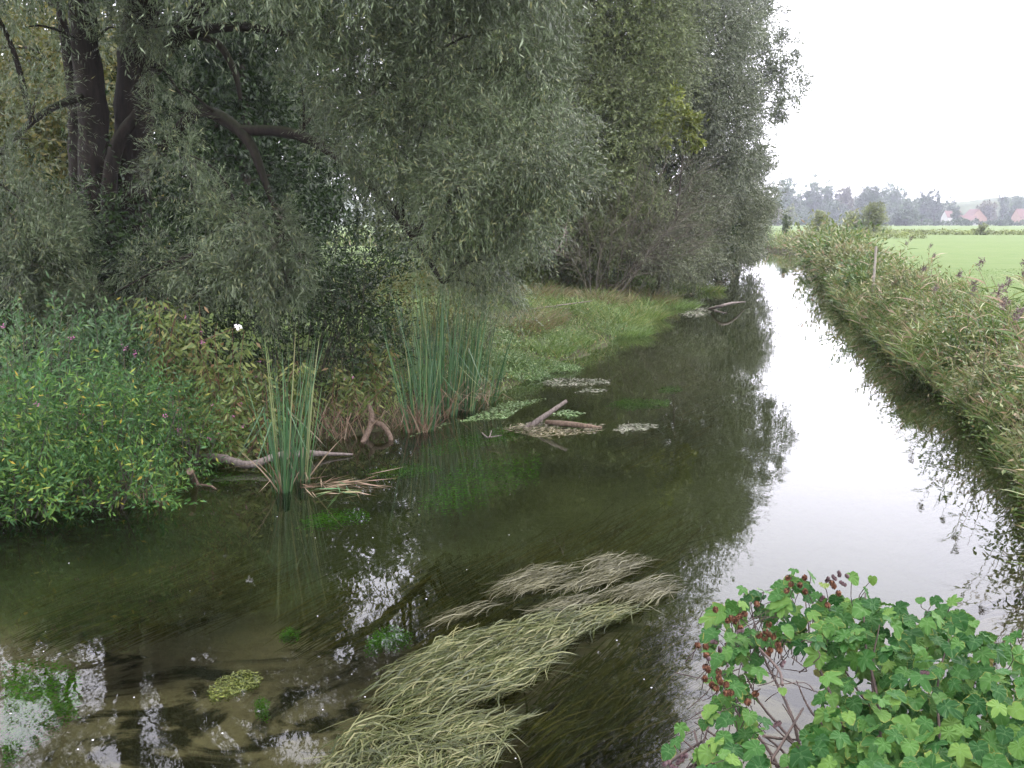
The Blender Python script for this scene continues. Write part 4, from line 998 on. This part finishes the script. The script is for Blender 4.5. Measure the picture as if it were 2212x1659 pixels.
o = m.build("reed_belt", M['reed'])
tag(o, "olive and straw coloured reeds and grasses lining the right bank", "reeds", kind='stuff')
m = MB()
for (n, y0, y1, s) in ((34000, 7.5, 22, 1.0), (22000, 22, 60, 1.7)):
    P = scatter_bank(n, y0, y1, -.3, 2.3, 1, 1.2)
    off = P[:, 0] - edges(P[:, 1])[1]
    cl = vnoise(P[:, 0] * .9, P[:, 1] * .7, 8)
    k = cl > .36; P = P[k]; cl = cl[k]; n = len(P)
    P[:, 2] = np.maximum(P[:, 2], 0) + rng.random(n) * (.1 + .55 * cl)
    P[:, 0] += rng.normal(size=n) * .1
    diamonds(m, P, unit(rdir(n) + [-.2, -.2, .1]), .085 * s * rng.uniform(.6, 1.2, n), .036 * s * rng.uniform(.6, 1.2, n))
o = m.build("bank_herbs", M['reed_dark'])
tag(o, "green leafy brambles and herbs among the reeds of the right bank", "herbs", kind='stuff')
m = MB()
n = 3000
x = rng.uniform(-30, edges(np.array([FAR_Y]))[1][0] + 3, n); y = FAR_Y + rng.uniform(-.3, 2.5, n)
P = np.stack([x, y, np.maximum(ground_z(x, y), 0)], -1)
blades(m, P, unit(rng.normal(size=(n, 3)) * [.3, .3, 0] + [0, 0, 1]), rng.uniform(.9, 2.0, n), np.full(n, .09), rng.uniform(0, .3, n), 4)
o = m.build("far_reeds", M['reed']); tag(o, "pale reeds along the far bank where the river bends", "reeds", kind='stuff')
def reed(label, px, py, D, h, n=3):
    b = pp(px, py, D); z0 = float(ground_z(b[0:1], np.array([D]))[0])
    top = pp(px, py, D)
    bx = max(top[0] + rng.normal() * .08, float(edges(np.array([D]))[1][0]) + .5)
    bb = np.array([bx, D + rng.normal() * .1, float(ground_z(np.array([bx]), np.array([D]))[0])])
    t = thing("reed_stalk", label, "reed", bb, "plumed reeds on the right bank")
    st = MB(); lf = MB()
    for i in range(n):
        pl = MB()
        e = top + np.array([rng.normal() * .12, rng.normal() * .12, rng.uniform(-.3, .02) if i else 0])
        s = bb + rng.normal(size=3) * [.08, .08, 0]
        mid = (s + e) / 2 + rng.normal(size=3) * .05
        tube(st, [s, mid, e], [.006, .003], 4, 8)
        S = spline([s, mid, e], 20)
        k = 11
        q = S[rng.integers(5, 19, k)]
        a = rng.uniform(0, 2 * np.pi, k)
        blades(lf, q, unit(np.stack([np.cos(a), np.sin(a), rng.uniform(.4, 1.2, k)], -1)), rng.uniform(.25, .45, k), np.full(k, .022), rng.uniform(.2, .5, k), 5)
        if i < 2:
            k = 60
            tt = rng.random(k)
            d = unit(rng.normal(size=(k, 3)) * .6 + [.3, 0, .5])
            diamonds(pl, e + np.array([.06, 0, .1]) * tt[:, None] + rng.normal(size=(k, 3)) * .02, d, np.full(k, .06), np.full(k, .014))
            pl.build("plume", M['plume'], t)
    st.build("stems", M['straw'], t); lf.build("leaves", M['reed'], t)
for a in [("plumed reed tallest at the right picture edge", 2195, 575, 13.5, 2), ("plumed reed just left of the tallest edge reed", 2130, 578, 15, 2), ("three plumed reeds over the meadow right of the bank bend", 1985, 585, 24, 2), ("plumed reed rising over the meadow behind the wooden post", 1960, 520, 33, 2), ("dark plumed reed beside the wooden post", 2010, 535, 30, 2), ("drooping reed plume at right over the herbs", 2170, 640, 12, 2), ("short plumed reed near the middle of the belt", 2060, 600, 19, 2), ("small plumed reed left in the belt", 1880, 545, 38, 2), ("bent straw plume at the right edge", 2205, 690, 10.5, 2), ("reed plume above the pale leaf fan", 2100, 620, 17, 2)]:
    reed(*a)
for i, (yy, off, rx_, h_, mt, lab) in enumerate([
    (9.3, .55, .7, .95, 'reed_dark', "leafy bramble clump nearest the viewer at the right picture edge"), (11.2, .35, .75, 1.15, 'reed_bush', "pale olive leafy clump behind the nearest right hand bramble"),
    (13.2, .7, .8, 1.2, 'reed_dark', "green bramble clump overhanging the water where the sky reflection narrows"), (16.0, .4, .9, 1.15, 'reed_bush', "pale olive clump overhanging the right water edge in the near half"),
    (19.5, .6, .9, 1.4, 'reed_dark', "green clump rising among the plumed reeds of the right bank"), (24, .5, 1.1, 1.25, 'reed_bush', "straw tinted leafy clump half way along the right bank"),
    (30, .7, 1.2, 1.5, 'reed_bush', "tall leafy clump on the right bank before the wooden post"), (39, .6, 1.4, 1.2, 'reed_dark', "green clump on the right bank just beyond the wooden post"),
    (52, .7, 1.7, 1.1, 'reed_bush', "rounded pale clump far along the right bank"), (68, .8, 2.0, 1.15, 'reed_dark', "green clump near the river bend on the right bank"), (88, .8, 2.2, 1.3, 'reed_bush', "farthest pale clump on the right bank at the bend")]):
    xx = float(edges(np.array([yy]))[1][0]) + off + .3
    sc_ = max(1.0, yy / 18)
    qx, qy = proj(np.array([[xx, yy, .5]]))
    bush("bank_shrub", lab, "shrub", float(qx[0]), 600, yy, rx_ * .9, h_ * .72, .10 * sc_, .034 * sc_, mt, .7, lobes=11, ry=rx_ * 1.5, spires=int(min(16, 16 * 18 / yy)), group="leafy clumps along the right bank")
# fence post on the meadow edge
b = pp(1890, 545, 36); z0 = .85
t = thing("fence_post", "weathered pale wooden post standing among the reeds", "post", (b[0], 36, z0))
m = MB(); tube(m, [(b[0], 36, z0 - .2), (b[0] + .02, 36, 1.6), (b[0] + .03, 36, float(pp(1890, 532, 36)[2]))], [.045, .045, .04], 8, 8, .05)
m.build("shaft", M['pale_wood'], t, True)
# meadow grass
m = MB(); n = 30000
y = 16 + 40 * rng.random(n)
x = edges(y)[1] + 2.4 + rng.random(n) * (.52 * y)
P = np.stack([x, y, ground_z(x, y)], -1)
blades(m, P, unit(rng.normal(size=(n, 3)) * [.5, .5, 0] + [0, 0, 1]), rng.uniform(.04, .10, n), .007 * (y / 25), rng.uniform(.1, .4, n), 3)
o = m.build("meadow_grass", M['fresh_grass']); tag(o, "short green grass of the meadow", "grass", kind='stuff')

# ------------------------------------------------------------------ hop vine in the right foreground
def hop_leaf_shape(lobed):
    if lobed:
        ctl = [(180, .26), (166, .44), (150, .5), (128, .56), (108, .62), (92, .62), (74, .74), (58, .92), (52, .96), (42, .72), (31, .5), (24, .66), (13, .96), (0, 1.2)]
    else:
        ctl = [(180, .22), (165, .42), (145, .52), (120, .58), (95, .60), (70, .62), (45, .68), (25, .80), (10, .93), (0, 1.02)]
    a = np.array([c[0] for c in ctl][::-1], float); r = np.array([c[1] for c in ctl][::-1])
    th = np.linspace(0, 180, 41)
    rr = np.interp(th, a, r)
    rr[1:-1] *= np.where(np.arange(39) % 2 == 0, .955, 1.025)
    th = np.radians(np.concatenate([th, -th[1:-1][::-1]])); rr = np.concatenate([rr, rr[1:-1][::-1]])
    return np.stack([rr * np.cos(th), rr * np.sin(th)], -1)
HOP = [hop_leaf_shape(True), hop_leaf_shape(False)]
def hop_mat():
    m, N, L = mat_new("hop leaf")
    o = N.new("ShaderNodeOutputMaterial")
    g = N.new("ShaderNodeNewGeometry")
    r = ramp(N, [(0, (.010, .048, .009)), (.45, (.030, .092, .017)), (.82, (.056, .13, .024)), (.985, (.095, .17, .032)), (1, (.15, .12, .04))])
    L.new(g.outputs['Random Per Island'], r.inputs[0])
    uv = N.new("ShaderNodeUVMap")
    sx = N.new("ShaderNodeSeparateXYZ"); L.new(uv.outputs[0], sx.inputs[0])     # u: angle/pi, v: 0 centre .. 1 rim
    def math_(op, a, b=None):
        x = N.new("ShaderNodeMath"); x.operation = op
        for i, v in enumerate((a, b)):
            if v is None: continue
            if isinstance(v, (int, float)): x.inputs[i].default_value = v
            else: L.new(v, x.inputs[i])
        return x.outputs[0]
    v = None
    for c in (0, .29, .6):                       # main veins
        dd = math_('MULTIPLY', math_('ABSOLUTE', math_('SUBTRACT', sx.outputs[0], c)), sx.outputs[1])
        k = math_('LESS_THAN', dd, .009)
        v = k if v is None else math_('MAXIMUM', v, k)
    wv = math_('SINE', math_('ADD', math_('MULTIPLY', sx.outputs[1], 38), math_('MULTIPLY', sx.outputs[0], 22)))
    fine = math_('MULTIPLY', math_('GREATER_THAN', wv, .86), .35)
    v = math_('MAXIMUM', v, fine)
    mx = N.new("ShaderNodeMixRGB"); L.new(math_('MULTIPLY', v, .26), mx.inputs[0]); L.new(r.outputs[0], mx.inputs[1]); mx.inputs[2].default_value = (.13, .22, .085, 1)
    tc = N.new("ShaderNodeTexCoord"); nz = N.new("ShaderNodeTexNoise"); nz.inputs['Scale'].default_value = 26; nz.inputs['Detail'].default_value = 3
    L.new(tc.outputs['Object'], nz.inputs['Vector'])
    nb = N.new("ShaderNodeTexNoise"); nb.inputs['Scale'].default_value = 5; L.new(tc.outputs['Object'], nb.inputs['Vector'])
    rim = math_('MULTIPLY', math_('GREATER_THAN', math_('ADD', sx.outputs[1], math_('MULTIPLY', nz.outputs[0], .35)), 1.13), math_('GREATER_THAN', nb.outputs[0], .53))
    m2 = N.new("ShaderNodeMixRGB"); L.new(math_('MULTIPLY', rim, .6), m2.inputs[0]); L.new(mx.outputs[0], m2.inputs[1]); m2.inputs[2].default_value = (.19, .18, .04, 1)
    p = N.new("ShaderNodeBsdfPrincipled"); p.inputs['Roughness'].default_value = .5; p.inputs['Specular IOR Level'].default_value = .13
    L.new(m2.outputs[0], p.inputs['Base Color'])
    b = N.new("ShaderNodeBump"); b.inputs['Strength'].default_value = .35; b.inputs['Distance'].default_value = .003
    L.new(math_('SUBTRACT', nz.outputs[0], math_('MULTIPLY', v, .8)), b.inputs['Height']); L.new(b.outputs[0], p.inputs['Normal'])
    t = N.new("ShaderNodeBsdfTranslucent"); L.new(m2.outputs[0], t.inputs[0])
    ms = N.new("ShaderNodeMixShader"); ms.inputs[0].default_value = .25
    L.new(p.outputs[0], ms.inputs[1]); L.new(t.outputs[0], ms.inputs[2]); L.new(ms.outputs[0], o.inputs[0])
    return m
M['hop'] = hop_mat()
M['hop_stem'] = plain_mat('dark hop stem', (.03, .02, .016), (.07, .045, .034), 20)
M['cone'] = leaf_mat("brown hop cone", [(0, (0.0255, 0.01218, 0.00768)), (.6, (0.068, 0.03045, 0.01728)), (1, (0.119, 0.0609, 0.0336))], trans=.1, rough=.9, spec=.08, patch=.3, pscale=20)
M['cone_dark'] = leaf_mat("withered hop cone", [(0, (.025, .012, .014)), (1, (.07, .03, .03))], trans=.1)
def hop_leaves(mb, C, nrm, tip, size, lob):
    for c, n_, t_, s, lb in zip(C, nrm, tip, size, lob):
        S = HOP[0 if lb else 1] * s * .5
        y = unit(t_ - n_ * np.dot(t_, n_)); x = np.cross(y, n_)
        rr = np.linalg.norm(S, axis=1)
        cup = rng.uniform(-.2, .1); fold = rng.uniform(.0, .28); droop = rng.uniform(.1, .5)
        wav = rng.uniform(.01, .035) * s * np.sin(np.arange(len(S)) * rng.uniform(.5, .9) + rng.uniform(0, 6))
        def lift(Q): return fold * np.abs(Q[:, 1]) * .6 - droop * np.maximum(Q[:, 0], 0) ** 2 / s - cup * (Q ** 2).sum(1) / s
        inn = S * .55
        V = np.concatenate([[c], c + inn[:, :1] * y + inn[:, 1:] * x + (lift(inn) + wav * .4)[:, None] * n_, c + S[:, :1] * y + S[:, 1:] * x + (lift(S) + wav)[:, None] * n_])
        k = len(S); i = np.arange(k); j = (i + 1) % k
        ang = np.abs(np.arctan2(S[:, 1], S[:, 0])) / np.pi
        uv = np.concatenate([[[.45, 0]], np.stack([ang, np.full(k, .55)], -1), np.stack([ang, np.ones(k)], -1)])
        o0 = mb.n
        mb.add(V, np.stack([1 + i, 1 + k + i, 1 + k + j, 1 + j], -1), uv)
        mb.F.append(np.stack([np.zeros(k, int), 1 + i, 1 + j], -1) + o0)
hb = (1.7, 4.3, .2)
hop = thing("hop_vine", "leafy hop vine with brown cones sprawling in the right foreground", "vine", hb)
def hopD(x, y): return 5.25 - (y - 1270) / 390 * 1.25
DENSE = [(1770, 1330), (1800, 1285), (1880, 1290), (1960, 1312), (2080, 1320), (2140, 1385), (2240, 1420), (2260, 1720), (1740, 1720), (1690, 1660), (1745, 1590), (1770, 1500), (1760, 1430)]
TOPL = [(1530, 1310), (1580, 1285), (1650, 1275), (1720, 1250), (1780, 1280), (1800, 1400), (1700, 1400), (1620, 1400), (1560, 1420), (1520, 1400)]
LOWL = [(1530, 1400), (1640, 1400), (1650, 1480), (1620, 1540), (1660, 1660), (1500, 1680), (1490, 1600), (1540, 1500)]
TIPS = [(1715, 1232), (1750, 1240), (1780, 1262), (1885, 1250), (1870, 1275), (1605, 1272), (1990, 1298), (2020, 1295), (2055, 1300), (1470, 1570), (1445, 1620), (1460, 1600), (1520, 1560), (1610, 1585), (1705, 1250), (1735, 1265), (2180, 1380), (2195, 1370), (1840, 1245), (1690, 1490), (1650, 1555), (1560, 1640), (1590, 1655), (1640, 1640), (1700, 1640), (1510, 1630)]
hl = MB()
def put(x, y, depth, smin, smax):
    D = hopD(x, y) + depth
    C = pp(x, y, D)
    k = len(x)
    cam_d = unit(np.array([0, 0, CAMZ]) - C)
    nrm = unit(cam_d * .45 + np.array([-.1, -.1, .85]) + rng.normal(size=(k, 3)) * .48)
    tip = unit(np.array([-.15, -.75, -.5]) + rng.normal(size=(k, 3)) * .5)
    hop_leaves(hl, C, nrm, tip, rng.uniform(smin, smax, k), rng.random(k) < .6)
    return C
x, y = sample_poly(DENSE, 900); A1 = put(x, y, rng.uniform(-.12, .75, 900), .09, .17)
x, y = sample_poly(TOPL, 105); A2 = put(x, y, rng.uniform(-.1, .3, 105), .09, .165)
x, y = sample_poly(LOWL, 92); A3 = put(x, y, rng.uniform(-.15, .3, 92), .08, .145)
x, y = np.array(TIPS, float).T; A4 = put(x, y, rng.uniform(-.1, .1, len(x)), .075, .13)
hl.build("leaves", M['hop'], hop, True, True)
st = MB()
root = np.array([1.55, 4.1, .15])
for (ax, ay) in [(1660, 1560), (1690, 1520), (1720, 1470), (1600, 1430), (1550, 1450), (1500, 1560), (1465, 1590), (1800, 1400), (1900, 1350), (2050, 1380), (1740, 1300), (1870, 1270), (1620, 1300)]:
    e = pp(ax, ay, hopD(ax, ay) + .15)
    s = root + rng.normal(size=3) * [.15, .15, 0]
    tube(st, [s, s + (e - s) * .35 + [.05, -.1, .35], s + (e - s) * .75 + [0, 0, .12], e], [.011, .009, .006, .003], 5, 16)
for C in np.concatenate([A2, A3, A4]):
    q = C + np.array([rng.normal() * .08, .08, rng.uniform(-.25, -.08)])
    tube(st, [C, (C + q) / 2 + rng.normal(size=3) * .02, q], [.002, .0025], 4, 5)
for i in range(20):       # dry tangle in the hollow
    x0, y0 = rng.uniform(1570, 1790), rng.uniform(1370, 1500)
    a = pp(x0, y0, hopD(x0, y0) + rng.uniform(0, .3)); b_ = a + rng.normal(size=3) * [.22, .15, .09]
    tube(st, [a, (a + b_) / 2 + rng.normal(size=3) * .05, b_], [.004, .0025], 4, 7)
for (x0, y0, x1, y1) in [(1655, 1659, 1735, 1530), (1640, 1665, 1725, 1545), (1700, 1660, 1640, 1580), (1500, 1660, 1530, 1570), (1480, 1665, 1500, 1580), (1440, 1650, 1520, 1600), (1650, 1590, 1760, 1600), (1690, 1480, 1640, 1400)]:
    a = pp(x0, y0, 4.2); b_ = pp(x1, y1, 4.6)
    tube(st, [a, (a + b_) / 2 + rng.normal(size=3) * .03, b_], [.008, .005], 5, 8)
st.build("stems", M['hop_stem'], hop, True)
def cone_mesh(nc, rad):
    f = MB()
    for i in range(nc):
        c = rng.normal(size=3) * rad * .8
        k = 26
        u = np.linspace(-.9, .95, k); ph = np.arange(k) * 2.4
        rr = np.sqrt(1 - u ** 2)
        d = np.stack([rr * np.cos(ph), rr * np.sin(ph), -u], -1)
        diamonds(f, c + d * rad * .55 * [1, 1, 1.3], unit(d * .5 + np.array([0, 0, -.9])), np.full(k, rad * 1.0), np.full(k, rad * .75), nrm=np.cross(d, [0, 0, 1]) * .2 + np.stack([-np.sin(ph), np.cos(ph), 0 * ph], -1) * 0 + d)
    return f
protos = [cone_mesh(3, .017).build("hop_cone", M['cone'], None), cone_mesh(2, .016).build("hop_cone", M['cone'], None), cone_mesh(3, .011).build("hop_cone", M['cone_dark'], None)]
CONES = [(1585, 1335, 0), (1590, 1345, 0), (1605, 1318, 1), (1655, 1362, 0), (1675, 1368, 1), (1648, 1366, 0), (1670, 1400, 0), (1690, 1398, 1), (1548, 1468, 0), (1560, 1480, 0), (1575, 1492, 1), (1535, 1462, 0), (1615, 1510, 1), (1700, 1262, 0), (1740, 1262, 0), (1805, 1270, 0), (1815, 1238, 2), (1830, 1242, 2), (1800, 1245, 2), (1790, 1250, 2), (1820, 1258, 2), (1540, 1312, 1), (1600, 1360, 2), (1515, 1405, 0), (1525, 1440, 1), (1530, 1420, 2), (1545, 1385, 2), (1555, 1400, 2), (1790, 1300, 1), (1690, 1430, 2), (1630, 1490, 1), (1470, 1640, 2), (1455, 1655, 2), (1480, 1630, 2), (1440, 1645, 2), (1640, 1300, 1), (1775, 1290, 2), (1680, 1560, 2), (2000, 1450, 2)]
for i, (x, y, k) in enumerate(CONES):
    o = protos[k]
    if i > 0 and (i, k) not in ((16, 2),) and k in [c[2] for c in CONES[:i]]:
        o = o.copy(); COL.objects.link(o)
    o.parent = hop
    p = pp(x, y, hopD(x, y) - .22)
    o.location = Vector(p) - Vector(hb)
    o.rotation_euler = (rng.normal() * .4, rng.normal() * .4, rng.uniform(0, 6))

# ------------------------------------------------------------------ far side of the meadow
FT = [  # zoom-3 x, top y, width, D, mat, dens, label
 (520, 385, 120, 380, 'far_a', "hazy tree just right of the tallest dark tree"), (625, 345, 190, 400, 'far_a', "broad hazy tree crown at the left of the far treeline"), (780, 330, 170, 410, 'far_a', "highest hazy tree crown of the far treeline"), (890, 372, 120, 405, 'far_a', "hazy tree right of the highest far crown"), (1010, 380, 160, 400, 'far_c', "hazy reddish tinged tree in the far treeline"),
 (1190, 405, 240, 360, 'far_b', "dark blue green domed tree in the far treeline"), (1310, 368, 190, 430, 'far_a', "airy far tree behind the dark domed one"), (1420, 480, 130, 380, 'far_a', "low hazy tree right of the dark domed one"), (1505, 405, 130, 390, 'far_b', "left of the twin upright trees right of the treeline gap"), (1585, 408, 120, 392, 'far_b', "right of the twin upright trees right of the treeline gap"),
 (1690, 470, 80, 430, 'far_a', "small round far tree above the first roof"), (1730, 525, 90, 350, 'far_b', "small dark tree between the two red roofed houses"), (1925, 490, 140, 400, 'far_c', "pale olive far tree right of the gabled house"), (2030, 420, 90, 410, 'far_b', "pointed dark far tree near the right edge"), (2120, 452, 130, 430, 'far_a', "hazy tree at the right picture edge"),
 (545, 520, 95, 300, 'far_c', "purplish brown shrub left below the far treeline"), (645, 505, 90, 290, 'far_d', "light green small tree left below the far treeline"), (842, 563, 165, 200, 'far_d', "round olive bush standing in the far meadow"), (1060, 560, 150, 190, 'far_d', "left half of the large olive bush in the far meadow"), (1190, 516, 230, 190, 'far_d', "large olive bush with a rounded top in the far meadow"), (1400, 560, 210, 300, 'far_b', "wide low green shrub at the foot of the treeline"), (1890, 634, 80, 204, 'far_d', "small dark bush on the field boundary"),
 (700, 540, 200, 390, 'far_a', "low hazy tree filling the treeline under the highest crown"), (950, 500, 200, 385, 'far_b', "low dark hazy tree below the reddish one"), (1790, 610, 60, 330, 'far_b', "small hedge bush in front of the gabled house"), (2030, 615, 90, 300, 'far_b', "low hedge bush below the pointed tree"), (1640, 560, 80, 385, 'far_b', "low dark tree left of the first red roof"), (2080, 540, 80, 380, 'far_b', "dark small tree left of the edge house"), (620, 560, 70, 140, 'far_e', "slim young tree on the far river bank")]
M['far_a'] = leaf_mat("far tree leaf", [(0, (0.0483, 0.091, 0.026)), (1, (0.0609, 0.1118, 0.032))], trans=.2, pscale=.1)
M['far_b'] = leaf_mat("far dark tree leaf", [(0, (0.03255, 0.0637, 0.022)), (1, (0.042, 0.0767, 0.026))], trans=.2, pscale=.1)
M['far_c'] = leaf_mat("far autumn tree leaf", [(0, (0.073, 0.07, 0.029)), (1, (0.09, 0.081, 0.036))], trans=.2, pscale=.1)
M['far_d'] = leaf_mat("far olive bush leaf", [(0, (0.1125, 0.1425, 0.039)), (1, (0.195, 0.225, 0.075))], trans=.2, pscale=.2)
M['far_e'] = leaf_mat("mid bush leaf", [(0, (.04, .065, .022)), (1, (.085, .115, .04))], trans=.2, pscale=.2)
for (x, yt, wz, D, mt, lab) in FT:
    D = D * 2.3 if D >= 280 else D
    px, py = z3(x, yt)
    bx = float(pp(px, 480, D)[0]); topz = float(pp(px, py, D)[2])
    rad = wz * .3315 / 2 / FPX * D
    h = (topz - .85) * 1.08
    lum = []
    nl = 13 if h > 6 else 7
    for k in range(nl):
        a = rng.uniform(0, 2 * np.pi); q = math.sqrt(rng.random()) * .62
        z = rng.uniform(.3, .8)
        f = (1 - abs(z - .5) * .7)
        lum.append(((bx + rad * q * f * math.cos(a), D + rad * q * f * math.sin(a), .85 + h * z), (rad * .5, rad * .5, min(rad * .5, h * .27))))
    lum.append(((bx, D, .85 + h * .8), (rad * .5, rad * .5, h * .2)))
    lum.append(((bx - rad * .4, D, .85 + h * .3), (rad * .55, rad * .5, h * .28))); lum.append(((bx + rad * .4, D, .85 + h * .3), (rad * .55, rad * .5, h * .28)))
    lf_ = max(.12, D * .0012)
    tree("bush" if h < 6 else "far_tree", lab, "bush" if h < 6 else "tree", (bx, D, .85), (bx, D, .85 + h * .8), lum, lf_, lf_ * .65, mt, 1.5, .05, 4, lf_ * 1.2, trunk_r=max(.08, h * .02), face=1.5, shell=.85, spread=.12, group="trees beyond the meadow")
def hedge(label, x0, x1, D, h, mat, n):
    a = pp(x0, 480, D); c = pp(x1, 480, D)
    t = thing("hedgerow", label, "hedge", ((a[0] + c[0]) / 2, D, .85))
    u = rng.random(n)
    hh = h * (.45 + .8 * vnoise(u * 40, u * 0, 4))
    P = np.stack([a[0] + (c[0] - a[0]) * u, D + rng.normal(size=n) * .8, .85 + hh * rng.random(n) ** .7], -1)
    m = MB(); s = D * .0014
    diamonds(m, P, rdir(n), np.full(n, s * 1.4), np.full(n, s * .8))
    m.build("leaves", M[mat], t)
hedge("straggly hedge across the far edge of the meadow", 1790, 2240, 205, 1.0, 'far_d', 4000)
hedge("thin dark hedge farther back at the treeline foot", 1650, 2240, 700, 4, 'far_b', 5000)
hedge("pale weedy strip before the far bushes", 1690, 2000, 160, 1.1, 'far_d', 3000)
# distant wooded ridge
m = MB()
K = 60
xr = np.linspace(-300, 1000, K)
hr = 20 + 9 * vnoise(xr / 90, xr * 0, 6) + 4 * vnoise(xr / 22, xr * 0, 7)
V = np.concatenate([np.stack([xr, np.full(K, 1060.), np.full(K, 0.)], -1), np.stack([xr, np.full(K, 1080.), hr * .8], -1), np.stack([xr, np.full(K, 1100.), hr], -1), np.stack([xr, np.full(K, 1140.), np.zeros(K)], -1)])
i = np.arange(K - 1)
for q in range(3): pass
F = np.concatenate([np.stack([q * K + i, q * K + i + 1, (q + 1) * K + i + 1, (q + 1) * K + i], -1) for q in range(3)])
m.add(V, F)
tag(m.build("hill", plain_mat("far woodland ridge", (.03, .045, .02), (.07, .085, .04), .08, .95), shade=True), kind='structure')
# houses
M['roof'] = plain_mat("red roof tile", (0.0748, 0.036, 0.028), (0.1156, 0.054, 0.044), 2)
M['wall_white'] = plain_mat("white render", (0.32, 0.312, 0.296), (0.4, 0.392, 0.376), 1)
M['wall_pink'] = plain_mat("salmon render", (0.21, 0.1275, 0.096), (0.266, 0.165, 0.128), 1)
M['glass'] = plain_mat("dark window", (.03, .035, .04), (.06, .065, .07), 1, .2)
M['brick'] = plain_mat("chimney brick", (.2, .08, .05), (.3, .13, .08), 4)
def house(label, px, D, wid, eave, ridge, depth, wall, gable_front):
    D, wid, eave, ridge, depth = D * 2.3, wid * 1.65, eave * 1.6, ridge * 1.65, depth * 1.65
    b = pp(px, 480, D)
    z0 = .8
    t = thing("house", label, "house", (b[0], D, z0), "red roofed houses beyond the meadow")
    hw, hd = wid / 2, depth / 2
    def add(name, polys, mat, p=t):
        m = MB()
        for V in polys: m.add(np.array(V, float) + [b[0], D, z0], np.arange(len(V))[None])
        return m.build(name, M[mat], p)
    if gable_front:
        add("wall", [[(-hw, -hd, 0), (hw, -hd, 0), (hw, -hd, eave), (0, -hd, ridge), (-hw, -hd, eave)], [(-hw, hd, 0), (-hw, -hd, 0), (-hw, -hd, eave), (-hw, hd, eave)], [(hw, -hd, 0), (hw, hd, 0), (hw, hd, eave), (hw, -hd, eave)], [(hw, hd, 0), (-hw, hd, 0), (-hw, hd, eave), (0, hd, ridge), (hw, hd, eave)]], wall)
        e = .35
        rf = add("roof", [[(-hw - e, -hd - e, eave - .2), (0, -hd - e, ridge + .12), (0, hd + e, ridge + .12), (-hw - e, hd + e, eave - .2)], [(0, -hd - e, ridge + .12), (hw + e, -hd - e, eave - .2), (hw + e, hd + e, eave - .2), (0, hd + e, ridge + .12)],
                          [(-hw - e, -hd - e, eave - .4), (0, -hd - e, ridge - .1), (0, -hd - e, ridge + .12), (-hw - e, -hd - e, eave - .2)], [(0, -hd - e, ridge - .1), (hw + e, -hd - e, eave - .4), (hw + e, -hd - e, eave - .2), (0, -hd - e, ridge + .12)]], 'roof')
    else:
        add("wall", [[(-hw, -hd, 0), (hw, -hd, 0), (hw, -hd, eave), (-hw, -hd, eave)], [(-hw, hd, 0), (-hw, -hd, 0), (-hw, -hd, eave), (-hw, 0, ridge), (-hw, hd, eave)], [(hw, -hd, 0), (hw, hd, 0), (hw, hd, eave), (hw, 0, ridge), (hw, -hd, eave)], [(hw, hd, 0), (-hw, hd, 0), (-hw, hd, eave), (hw, hd, eave)]], wall)
        e = .35
        rf = add("roof", [[(-hw - e, -hd - e, eave - .2), (hw + e, -hd - e, eave - .2), (hw + e, 0, ridge + .12), (-hw - e, 0, ridge + .12)], [(-hw - e, 0, ridge + .12), (hw + e, 0, ridge + .12), (hw + e, hd + e, eave - .2), (-hw - e, hd + e, eave - .2)],
                          [(-hw - e, -hd - e, eave - .4), (hw + e, -hd - e, eave - .4), (hw + e, -hd - e, eave - .2), (-hw - e, -hd - e, eave - .2)]], 'roof')
    c = hw * .4
    def box(x0, x1, y0, y1, za, zb):
        return [[(x0, y0, za), (x1, y0, za), (x1, y0, zb), (x0, y0, zb)], [(x1, y0, za), (x1, y1, za), (x1, y1, zb), (x1, y0, zb)], [(x1, y1, za), (x0, y1, za), (x0, y1, zb), (x1, y1, zb)], [(x0, y1, za), (x0, y0, za), (x0, y0, zb), (x0, y1, zb)], [(x0, y0, zb), (x1, y0, zb), (x1, y1, zb), (x0, y1, zb)]]
    add("chimney", box(c, c + .6, -.3, .3, eave, ridge + .8), 'brick', rf)
    rf.matrix_parent_inverse.identity()
    for wx in (-hw * .5, hw * .5):
        add("window", box(wx - .6, wx + .6, -hd - .05, -hd + .02, eave * .45, eave * .45 + 1.2), 'glass')
house("small white house with red roof, leftmost behind the field", 2056, 372, 8, 4.2, 7.2, 8, 'wall_white', False)
house("salmon gabled house with red roof in the far gap", 2103, 368, 8.5, 3.6, 8, 10, 'wall_pink', True)
house("white low house wing with red roof in front of the gabled house", 2092, 358, 7, 2.4, 4.6, 5, 'wall_white', False)
house("house with salmon wall and red roof at the right picture edge", 2212, 372, 9, 4.2, 8.2, 9, 'wall_pink', False)

# ------------------------------------------------------------------ haze
hm, N, L = mat_new("thin morning haze")
o = N.new("ShaderNodeOutputMaterial"); pv = N.new("ShaderNodeVolumePrincipled")
pv.inputs['Color'].default_value = (.84, .88, .98, 1)
pv.inputs['Density'].default_value = .00022
L.new(pv.outputs[0], o.inputs['Volume'])
xx0, xx1, yy0, yy1, za, zb = xs[0] - 20, xs[-1] + 20, ys[0] - 20, ys[-1] + 20, -2.0, 62.0
V = [(xx0, yy0, za), (xx1, yy0, za), (xx1, yy1, za), (xx0, yy1, za), (xx0, yy0, zb), (xx1, yy0, zb), (xx1, yy1, zb), (xx0, yy1, zb)]
tag(MB().add(V, [[3, 2, 1, 0], [4, 5, 6, 7], [0, 1, 5, 4], [1, 2, 6, 5], [2, 3, 7, 6], [3, 0, 4, 7]]).build("haze", hm), "thin pale haze over the meadow", "haze", kind='stuff')
for ob in bpy.data.objects:
    if 'base' in ob: del ob['base']
